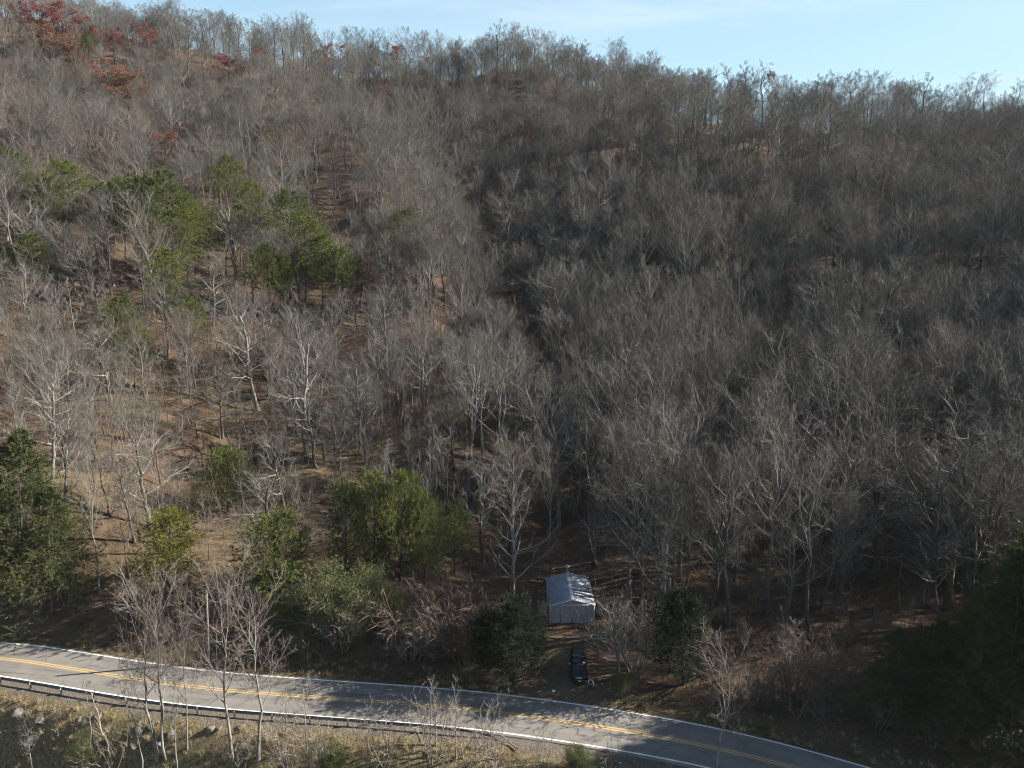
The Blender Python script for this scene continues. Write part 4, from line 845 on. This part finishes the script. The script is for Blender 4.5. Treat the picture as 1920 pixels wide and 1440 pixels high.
drum = thing('steel_drum', (bk[0], bk[1], bz - .05), 'grey round topped drum raised on a stump behind the right corner of the shed', 'drum')
b = Build(); zz = [1.1, 1.12, 1.4, 1.43, 1.46, 1.75, 1.78, 1.81, 2.05, 2.08, 2.09]; rr = [.0, .29, .29, .305, .29, .29, .305, .29, .29, .27, .0]
b.tubes(np.array([[(0, 0, z) for z in zz]]), np.array([rr]), 18); link('barrel', b.mesh('barrel', [M['pipe']], True), drum)
b = Build(); b.tubes(np.array([[(0, 0, -.2), (0, 0, .5), (0, 0, 1.1)]]), np.array([[.34, .27, .25]]), 10); link('stump', b.mesh('stump', [M['dark_bark']], True), drum)

# ------------------------------------------------------------------ guardrail, pole, wires
OFF = -3.62
ia = int(np.argmin(np.abs(RC[:, 0] + 88))); ib = int(np.argmin(np.abs(RC[:, 0] + 1.8)))
rail = thing('guardrail', (RC[ia, 0], RC[ia, 1], 0), 'galvanised steel guardrail along the near edge of the road from the left bend', 'guardrail')
prof_ = [(0, .44), (-.04, .465), (-.085, .50), (-.085, .535), (-.03, .57), (0, .59), (-.03, .61), (-.085, .645), (-.085, .68), (-.04, .715), (0, .74)]
cc = RC[ia:ib + 1] + RN[ia:ib + 1] * OFF - RC[ia]; nn = RN[ia:ib + 1]
V = np.stack([np.concatenate([cc + nn * -p_[0], np.full((len(cc), 1), p_[1])], 1) for p_ in prof_], 1); V[-4:, :, 2] -= np.array([.05, .14, .27, .42])[:, None] * .9
K = len(prof_); i = np.arange(len(cc) - 1)[:, None] * K + np.arange(K - 1)[None]; b = Build()
b.add(V, q=np.stack([i, i + K, i + K + 1, i + 1], -1).reshape(-1, 4)); b.add(V - np.concatenate([nn, np.zeros((len(nn), 1))], 1)[:, None] * .012, q=np.stack([i, i + 1, i + K + 1, i + K], -1).reshape(-1, 4))
link('rail', b.mesh('rail', [M['galv']], False), rail)
for k in range(0, len(cc) - 5, 4):
    p_ = cc[k] - nn[k] * .16; yaw = math.atan2(nn[k, 1], nn[k, 0]); ca, sa = math.cos(yaw), math.sin(yaw)
    tf = lambda V: np.stack([p_[0] + V[:, 0] * ca - V[:, 1] * sa, p_[1] + V[:, 0] * sa + V[:, 1] * ca, V[:, 2]], 1)
    b = Build(); b.box(-.075, .075, -.006, .006, -.6, .76, tf=tf); b.box(.070, .08, -.05, .05, -.6, .762, tf=tf); b.box(-.08, -.070, -.05, .05, -.6, .762, tf=tf); b.box(.08, .15, -.045, .045, .47, .71, tf=tf)
    link('post', b.mesh('post', [M['galv']]), rail)
P, h, ln = spot(391, 1112, 1247, 387)
pole = thing('utility_pole', (P.x, P.y, P.z - .2), 'weathered wooden utility pole on the far verge among the white roadside trees', 'pole', rot=(0, ln, 0))
b = Build(); b.tubes(np.array([[(0, 0, 0), (0, 0, h * .5), (0, 0, h + .2)]]), np.array([[.165, .14, .11]]), 12, cap=True); link('shaft', b.mesh('shaft', [M['pole']], True), pole)
INS = metal('insulator_glaze', ((.42, .40, .36), (.35, .33, .3), (.3, .28, .25)), .1, .3, 3, (1, 1, 1), 0)
tips = []
for zz in (h + .16, h - 2.0):
    b = Build(); sd = 0 if zz > h else .17; b.tubes(np.array([[(0, -sd, zz), (0, -sd, zz + .08), (0, -sd, zz + .10), (0, -sd, zz + .17), (0, -sd, zz + .22)]]), np.array([[.03, .03, .07, .06, .025]]), 10, cap=True)
    if sd: b.tubes(np.array([[(0, -.05, zz - .04), (0, -sd, zz)]]), np.full((1, 2), .02), 6)
    link('insulator', b.mesh('insulator', [INS], True), pole); tips.append(Vector((P.x + math.sin(ln) * zz, P.y - sd, P.z - .2 + math.cos(ln) * zz + .2)))
def wire(A, B, sag, label):
    t = np.linspace(0, 1, 40); pts = np.outer(1 - t, A) + np.outer(t, B); pts[:, 2] -= sag * 4 * t * (1 - t); b = Build(); b.tubes(pts[None] - np.array(A), np.full((1, 40), .011), 5)
    o = link('wire', b.mesh('wire', [M['wire']])); o.location = A; tag(o, label, 'wire', 'wires strung along the road')
nxt = Vector((46, 56, 0)); nxt.z = float(H(46, 56)) + h
prv = Vector((P.x - 52, P.y + 5, P.z + h))
for k, w_ in enumerate(('upper', 'lower')):
    wire(tips[k], nxt - Vector((0, 0, 2 * k)), .9, f'{w_} thin dark wire running right from the utility pole past the driveway'); wire(prv - Vector((0, 0, 2 * k)), tips[k], .6, f'{w_} thin dark wire running from the utility pole to the left edge')

# ------------------------------------------------------------------ fallen logs, rocks, litter
def log(x0, y0, x1, y1, r, label, lift0=.1, lift1=.3, mat='log', limbs=3, seed=0):
    A, B = ground_at(x0, y0), ground_at(x1, y1); A.z += lift0; B.z += lift1; L = (B - A).length
    o = thing('fallen_log', A, label, 'log', 'fallen logs'); r_ = np.random.default_rng(seed); t = np.linspace(0, 1, 12)
    pts = np.outer(t, np.array(B - A)) + r_.normal(0, .012 * L, (12, 3)) * np.sin(t * 3.14)[:, None]; R = r * (1 - .72 * t); b = Build(); b.tubes(pts[None], R[None], 8, cap=True); link('trunk', b.mesh('trunk', [M[mat]], True), o)
    for k in range(limbs):
        i = 4 + 7 * k // limbs; d = np.array(unit((np.array(B - A) / L + r_.normal(0, .55, 3) + np.array([0, 0, .25]))[None])[0]); q = np.stack([pts[i] + d * s_ * L * .22 + r_.normal(0, .03, 3) for s_ in np.linspace(0, 1, 5)])
        bb = Build(); bb.tubes(q[None], (R[i] * .55 * np.linspace(1, .3, 5))[None], 5); link('limb', bb.mesh('limb', [M[mat]], True), o)
log(1728, 1040, 1608, 984, .20, 'long bleached log lying across the dark slope below the matching pair of trees', .4, .7, seed=1)
log(1120, 1064, 1092, 985, .15, 'pale broken trunk leaning in the dark mouth of the ravine behind the shed', .1, 2.5, seed=2)
log(1036, 1068, 1108, 1058, .12, 'thin pale log on the ground behind the shed', .1, .3, limbs=1, seed=3)
log(972, 1408, 908, 1364, .07, 'thin pale fallen pole lying across the bank by the guardrail end', .2, .5, limbs=1, seed=4)
log(213, 1440, 180, 1348, .10, 'pale dead tree with side branches tipped over on the near bank', .2, 3.0, limbs=5, seed=5)
log(1692, 1138, 1668, 1120, .16, 'short dark broken log propped on the dark slope', .1, 1.1, mat='bark', limbs=1, seed=6)
log(1060, 640, 1104, 722, .16, 'pale fallen trunk on the shaded ravine floor', .2, .4, seed=8)
rocks = [(36, 1338, 1.5, 'grey'), (78, 1352, 1.2, 'flat'), (60, 1388, 1.6, 'wide'), (150, 1352, .7, 'small'), (186, 1342, .9, 'pale'), (262, 1372, 1.2, 'angular'), (285, 1362, .8, 'upright'), (302, 1395, 1.1, 'cracked'), (322, 1378, 1.0, 'pale angular'), (250, 1398, .8, 'low'), (394, 1368, .9, 'slanted'), (412, 1372, .7, 'pointed'), (452, 1366, .7, 'rounded'), (108, 1372, .9, 'mossy looking')]
for k, (x, y, s, w_) in enumerate(rocks):
    P = ground_at(x, y); bm = bmesh.new(); bmesh.ops.create_icosphere(bm, subdivisions=3, radius=1); r_ = np.random.default_rng(k); pl_ = unit(r_.normal(size=(11, 3))); dd = r_.uniform(.55, .95, 11)
    for v in bm.verts:
        c = np.array(v.co)
        for q, d_ in zip(pl_, dd):
            over = c @ q - d_
            if over > 0: c = c - q * over
        c += np.sin(c * 7 + k) * .02; v.co = Vector(c * np.array([1, .8, .7]) * s * .62)
    me = bpy.data.meshes.new('rock'); bm.to_mesh(me); bm.free(); me.materials.append(M['rock']); o = link('rock', me); o.location = (P.x, P.y, P.z - .10 * s); o.rotation_euler = (r_.normal(0, .2), r_.normal(0, .2), r_.uniform(0, 6))
    near_ = 'under the left end of the guardrail' if x < 200 else 'at the foot of the forked white trunks' if x < 340 else 'below the tallest white trunk'
    tag(o, f'{w_} sandstone rock {near_}', 'rock', 'rocks on the near bank')
P = ground_at(1038, 1299); r_ = np.random.default_rng(3); V = []
bm = bmesh.new(); bmesh.ops.create_icosphere(bm, subdivisions=3, radius=.15)
for v in bm.verts: v.co = Vector((v.co.x * 1.2, v.co.y * .8, v.co.z * .8)) * (1 + .25 * math.sin(v.co.x * 37 + v.co.y * 21) * math.sin(v.co.z * 33))
me = bpy.data.meshes.new('plastic_bag'); bm.to_mesh(me); bm.free(); mw, tw_, bw_ = new_mat('white_plastic', .5); bw_.inputs['Base Color'].default_value = (.8, .8, .78, 1); me.materials.append(mw)
o = link('plastic_bag', me); o.location = (P.x, P.y, P.z + .08); tag(o, 'crumpled white bag lying at the mouth of the driveway', 'litter')

# ------------------------------------------------------------------ dark vehicle in the driveway
def plain(name, col, rough=.5, metallic=0.0, spec=.5, coat=0.0):
    m, t, b = new_mat(name, rough); b.inputs['Metallic'].default_value = metallic; b.inputs['Specular IOR Level'].default_value = spec; b.inputs['Coat Weight'].default_value = coat
    t.links.new(mix_rgb(t, ramp(t, noise(t, 3.0, 5, .7), .4, .65), col, tuple(v * .75 for v in col)), b.inputs['Base Color']); return m
CP_ = plain('black_paint', (.009, .009, .010), .5, 0, .3, .15); CG = plain('dark_glass', (.012, .014, .016), .08, 0, .6); CT = plain('tyre_rubber', (.018, .018, .018), .85); CR = plain('wheel_alloy', (.22, .22, .23), .35, .8)
CL = plain('lamp_lens', (.5, .5, .5), .15, .2); CK = plain('black_trim', (.016, .016, .017), .7); CRd = plain('tail_lens', (.25, .01, .01), .2); CHR = plain('chrome', (.55, .56, .58), .15, 1.0)
a_, ry_, rz_ = ray(1087, 1288); vy = 64.6 * GS * .975
P = ground_at(1086, 1292); car = thing('parked_vehicle', (P.x, P.y + .1, float(H(P.x, P.y + 2.4))), 'black sport utility vehicle parked nose out in the shaded driveway', 'car', rot=(0, 0, math.radians(-4)))
def loft(secs, mat, name, parent, smooth=True, cap=True):
    """body skin through cross sections; every section is the same ring of points"""
    S = np.array(secs, float); K_, n_ = S.shape[:2]; b = Build(); i = (np.arange(K_ - 1)[:, None] * n_ + np.arange(n_)[None]); j = (np.arange(K_ - 1)[:, None] * n_ + (np.arange(n_)[None] + 1) % n_)
    b.add(S, q=np.stack([i, j, j + n_, i + n_], -1).reshape(-1, 4))
    if cap:
        for k in (0, K_ - 1): b.add([S[k].mean(0)]); c = b.n - 1; b.T.append(np.array([(c, k * n_ + q, k * n_ + (q + 1) % n_) for q in range(n_)])); b.tm.append(np.zeros(n_, int))
    o = link(name, b.mesh(name, [mat], smooth), parent); return o
def ring(y, hw, z0, z1, r=.16, taper=1.0):
    """rounded rectangle across the car at y; taper narrows the top"""
    pts = []
    for sx_, sz_, a0 in ((1, -1, -90), (1, 1, 0), (-1, 1, 90), (-1, -1, 180)):
        for q in range(4):
            a = math.radians(a0 + q * 30); cxx = sx_ * (hw - r); czz = (z0 + r) if sz_ < 0 else (z1 - r)
            x = cxx + r * math.cos(a); z = czz + r * math.sin(a); f = 1 - (1 - taper) * (z - z0) / (z1 - z0); pts.append((x * f, y, z))
    return pts
LEN = 4.95
body = loft([ring(.0, .80, .34, .74, .12), ring(.08, .90, .30, .92, .14), ring(.45, .96, .28, 1.02, .14, .95), ring(1.25, .97, .28, 1.10, .14, .95), ring(1.5, .97, .28, 1.13, .12, .96), ring(3.9, .97, .28, 1.13, .12, .96), ring(4.7, .95, .30, 1.10, .14, .96), ring(4.9, .90, .36, 1.02, .14, .96)], CP_, 'body', car)
cabin = loft([ring(1.35, .84, 1.00, 1.13, .05, .98), ring(2.05, .88, 1.00, 1.70, .12, .84), ring(2.4, .88, 1.00, 1.80, .12, .82), ring(3.9, .88, 1.00, 1.81, .12, .82), ring(4.55, .88, 1.00, 1.74, .12, .82), ring(4.85, .86, 1.00, 1.16, .08, .95)], CP_, 'cabin', car)
def slab(name, pts, th, mat, parent):
    """flat pane or lamp of real thickness from its four corners"""
    p = np.array(pts, float); n_ = unit(np.cross(p[1] - p[0], p[3] - p[0])[None])[0] * th; b = Build(); b.add(np.concatenate([p, p + n_]), q=[(3, 2, 1, 0), (4, 5, 6, 7), (0, 1, 5, 4), (1, 2, 6, 5), (2, 3, 7, 6), (3, 0, 4, 7)]); return link(name, b.mesh(name, [mat]), parent)
slab('windscreen', [(-.78, 1.42, 1.15), (.78, 1.42, 1.15), (.68, 2.03, 1.685), (-.68, 2.03, 1.685)], .02, CG, cabin)
slab('rear_window', [(.70, 4.835, 1.22), (-.70, 4.835, 1.22), (-.64, 4.62, 1.66), (.64, 4.62, 1.66)], .02, CG, cabin)
for sg in (-1, 1):
    for y0, y1, y2, y3 in ((1.75, 2.72, 2.72, 2.12), (2.80, 3.70, 3.70, 2.80), (3.78, 4.55, 4.42, 3.78)):
        q = [(sg * .873, y0, 1.17), (sg * .873, y1, 1.17), (sg * .775, y2, 1.66), (sg * .775, y3, 1.66)]; slab('side_window', q if sg > 0 else q[::-1], .02, CG, cabin)
    for yy_ in (.95, 3.95):
        wo_ = link('wheel', None, car); b = Build(); t_ = [(-.115, .30), (-.10, .36), (-.05, .375), (.05, .375), (.10, .36), (.115, .30)]
        b.tubes(np.array([[(sg * .86 + q[0], yy_, .375) for q in t_]]), np.array([[q[1] for q in t_]]), 24); link('tyre', b.mesh('tyre', [CT], True), wo_)
        b = Build(); b.tubes(np.array([[(sg * (.86 + .02), yy_, .375), (sg * (.86 + .09), yy_, .375), (sg * (.86 + .10), yy_, .375)]]), np.array([[.30, .29, .22]]), 20)
        for q in range(6):
            a = q * math.pi / 3; b.tubes(np.array([[(sg * .955, yy_, .375), (sg * .95, yy_ + .26 * math.cos(a), .375 + .26 * math.sin(a))]]), np.array([[.05, .03]]), 5)
        link('rim', b.mesh('rim', [CR], True), wo_)
    slab('headlight', [(sg * .50, .035, .70), (sg * .86, .09, .70), (sg * .86, .12, .86), (sg * .50, .06, .86)][::sg], -.03 if sg < 0 else .03, CL, car)
    slab('tail_light', [(sg * .66, 4.90, .78), (sg * .88, 4.87, .78), (sg * .88, 4.86, 1.04), (sg * .66, 4.885, 1.04)][::-sg], .03, CRd, car)
    b = Build(); b.tubes(np.array([[(sg * .86, 1.80, 1.16), (sg * 1.0, 1.80, 1.2), (sg * 1.06, 1.80, 1.22), (sg * 1.16, 1.80, 1.22), (sg * 1.20, 1.80, 1.21)]]), np.array([[.03, .03, .10, .10, .04]]), 8, cap=True); mo = link('mirror', b.mesh('mirror', [CHR], True), car)
b = Build(); b.box(-.84, .84, -.09, .06, .36, .60); b.box(-.78, .78, -.10, -.09, .40, .46); link('bumper', b.mesh('bumper', [CK]), car)
b = Build()
for q in range(5): b.box(-.46, .46, -.005, .05, .66 + q * .05, .685 + q * .05)
link('grille', b.mesh('grille', [CHR]), car)
b = Build(); b.box(-.17, .17, -.125, -.105, .42, .56); link('licence_plate', b.mesh('licence_plate', [plain('plate_white', (.5, .5, .5))]), car)
b = Build()
for sg in (-1, 1): b.tubes(np.array([[(sg * .62, 2.3, 1.83), (sg * .62, 2.5, 1.87), (sg * .62, 4.1, 1.87), (sg * .62, 4.3, 1.83)]]), np.full((1, 4), .02), 6)
link('roof_rack', b.mesh('roof_rack', [CK]), cabin)
b = Build(); b.tubes(np.array([[(-.5, 1.46, 1.17), (-.1, 1.62, 1.31)]]), np.full((1, 2), .012), 4); b.tubes(np.array([[(.1, 1.46, 1.17), (.5, 1.62, 1.31)]]), np.full((1, 2), .012), 4); link('wiper', b.mesh('wiper', [CK]), cabin)

# ------------------------------------------------------------------ person by the front of the vehicle
def skin(name, J, E_, mat, parent, root=0, sub=2):
    me = bpy.data.meshes.new(name); me.from_pydata([j[:3] for j in J], E_, []); o = bpy.data.objects.new(name, me); COL.objects.link(o)
    md = o.modifiers.new('skin', 'SKIN'); md.use_smooth_shade = True
    for i, j in enumerate(J): me.skin_vertices[0].data[i].radius = (j[3], j[4] if len(j) > 4 else j[3])
    me.skin_vertices[0].data[root].use_root = True; s_ = o.modifiers.new('sub', 'SUBSURF'); s_.levels = s_.render_levels = sub
    dg = bpy.context.evaluated_depsgraph_get(); dg.update(); r = bpy.data.meshes.new_from_object(o.evaluated_get(dg)); bpy.data.objects.remove(o); bpy.data.meshes.remove(me)
    r.name = name; r.materials.clear(); r.materials.append(mat); return link(name, r, parent)
SKN = plain('skin', (.36, .20, .14), .6); NAVY = plain('dark_blue_cloth', (.018, .024, .055), .9); WHT = plain('white_cloth', (.62, .62, .62), .9); DENIM = plain('dark_trousers', (.014, .016, .024), .9); HAIR = plain('brown_hair', (.05, .03, .02), .8); SHOE = plain('tan_shoes', (.20, .12, .07), .8)
P = ground_at(1107, 1298); per = thing('person', (P.x, P.y, P.z), 'person in dark blue vest over white sleeves standing beside the front of the black vehicle', 'person', rot=(0, 0, math.radians(-20)))
J = [(0, 0, .95, .13, .10), (0, 0, 1.15, .13, .095), (0, .0, 1.36, .16, .10), (0, .0, 1.48, .06), (0, -.01, 1.56, .055), (0, -.015, 1.64, .085, .10), (0, -.01, 1.73, .07, .08)]
E_ = [(0, 1), (1, 2), (2, 3), (3, 4), (4, 5), (5, 6)]
def chain(st, pts):
    for p_ in pts: J.append(p_); E_.append((st, len(J) - 1)); st = len(J) - 1
    return st
for sg in (-1, 1):
    k_ = chain(0, [(sg * .10, 0, .86, .095, .10), (sg * .11, -.02, .48, .058), (sg * .115, .01, .10, .042), (sg * .12, -.05, .05, .04, .035), (sg * .13, -.15, .035, .035, .03)])
    el = (sg * .27, .06, 1.14) if sg < 0 else (sg * .30, -.02, 1.14); wr = (sg * .26, -.10, .93) if sg < 0 else (sg * .33, -.16, .95)
    w_ = chain(2, [(sg * .19, 0, 1.41, .058), (*el, .042), (*wr, .028), (wr[0], wr[1] - .04, wr[2] - .06, .030, .018)])
    px_, py_, pz_ = J[w_][:3]
    for q, (dx_, ln_) in enumerate(((-.022, .060), (-.008, .070), (.007, .066), (.020, .052))): chain(w_, [(px_ + dx_, py_ - .015, pz_ - ln_ * .6, .0095), (px_ + dx_ * 1.1, py_ - .005, pz_ - ln_ * 1.25, .008)])
    chain(w_, [(px_ - sg * .035, py_ - .025, pz_ - .005, .010), (px_ - sg * .042, py_ - .035, pz_ - .035, .0085)])
bd = skin('body', J, E_, SKN, per)
skin('trousers', [(0, 0, .97, .145, .115), (-.10, 0, .84, .11, .115), (-.11, -.02, .48, .075), (-.115, .01, .12, .062), (.10, 0, .84, .11, .115), (.11, -.02, .48, .075), (.115, .01, .12, .062)], [(0, 1), (1, 2), (2, 3), (0, 4), (4, 5), (5, 6)], DENIM, per)
skin('vest', [(0, 0, .92, .155, .125), (0, 0, 1.15, .155, .12), (0, 0, 1.36, .185, .125), (0, .01, 1.455, .085, .08)], [(0, 1), (1, 2), (2, 3)], NAVY, per)
for sg in (-1, 1):
    el = (sg * .27, .06, 1.14) if sg < 0 else (sg * .30, -.02, 1.14); wr = (sg * .262, -.08, .96) if sg < 0 else (sg * .327, -.14, .98)
    skin('sleeve', [(sg * .17, 0, 1.41, .08), (*el, .062), (*wr, .045)], [(0, 1), (1, 2)], WHT, per)
    skin('shoe', [(sg * .115, .03, .06, .055, .05), (sg * .12, -.05, .05, .05, .042), (sg * .13, -.17, .04, .045, .036)], [(0, 1), (1, 2)], SHOE, per)
skin('hair', [(0, .035, 1.66, .08, .085), (0, .02, 1.745, .082, .09), (0, -.035, 1.775, .06, .06)], [(0, 1), (1, 2)], HAIR, per)
b = Build()
for sg in (-1, 1):
    b.tubes(np.array([[(sg * .036, -.098, 1.665), (sg * .036, -.112, 1.665)]]), np.array([[.012, .008]]), 8, cap=True)
link('eyes', b.mesh('eyes', [HAIR]), per)
b = Build(); b.tubes(np.array([[(0, -.10, 1.665), (0, -.125, 1.63), (0, -.10, 1.615)]]), np.array([[.008, .016, .008]]), 6); link('nose', b.mesh('nose', [SKN], True), per)
b = Build(); b.tubes(np.array([[(-.025, -.098, 1.585), (0, -.106, 1.583), (.025, -.098, 1.585)]]), np.full((1, 3), .006), 6); link('mouth', b.mesh('mouth', [plain('lips', (.25, .09, .08))], True), per)
for sg in (-1, 1): b = Build(); b.tubes(np.array([[(sg * .083, 0, 1.61), (sg * .098, .01, 1.64), (sg * .09, .005, 1.675)]]), np.array([[.008, .014, .008]]), 6); link('ear', b.mesh('ear', [SKN], True), per)

# ------------------------------------------------------------------ the air of the valley
hz = bpy.data.meshes.new('haze'); bm = bmesh.new(); bmesh.ops.create_cube(bm, size=1.0)
zb, zt = -18.0, 185.0; zb = min(zb, float(GZ.min()) - 1.0)
for v in bm.verts: v.co = Vector((v.co.x * 5600, 1050 + v.co.y * 5300, zb if v.co.z < 0 else zt))
bm.to_mesh(hz); bm.free(); mz = bpy.data.materials.new('haze'); mz.use_nodes = True; t = mz.node_tree; t.nodes.remove(t.nodes['Principled BSDF'])
pv = t.nodes.new('ShaderNodeVolumePrincipled'); pv.inputs['Color'].default_value = (.80, .90, 1.0, 1); pv.inputs['Density'].default_value = .000035; pv.inputs['Anisotropy'].default_value = .2
t.links.new(pv.outputs[0], t.nodes['Material Output'].inputs['Volume']); hz.materials.append(mz)
tag(link('haze', hz), 'thin blue haze in the air of the valley', None, None, 'stuff')
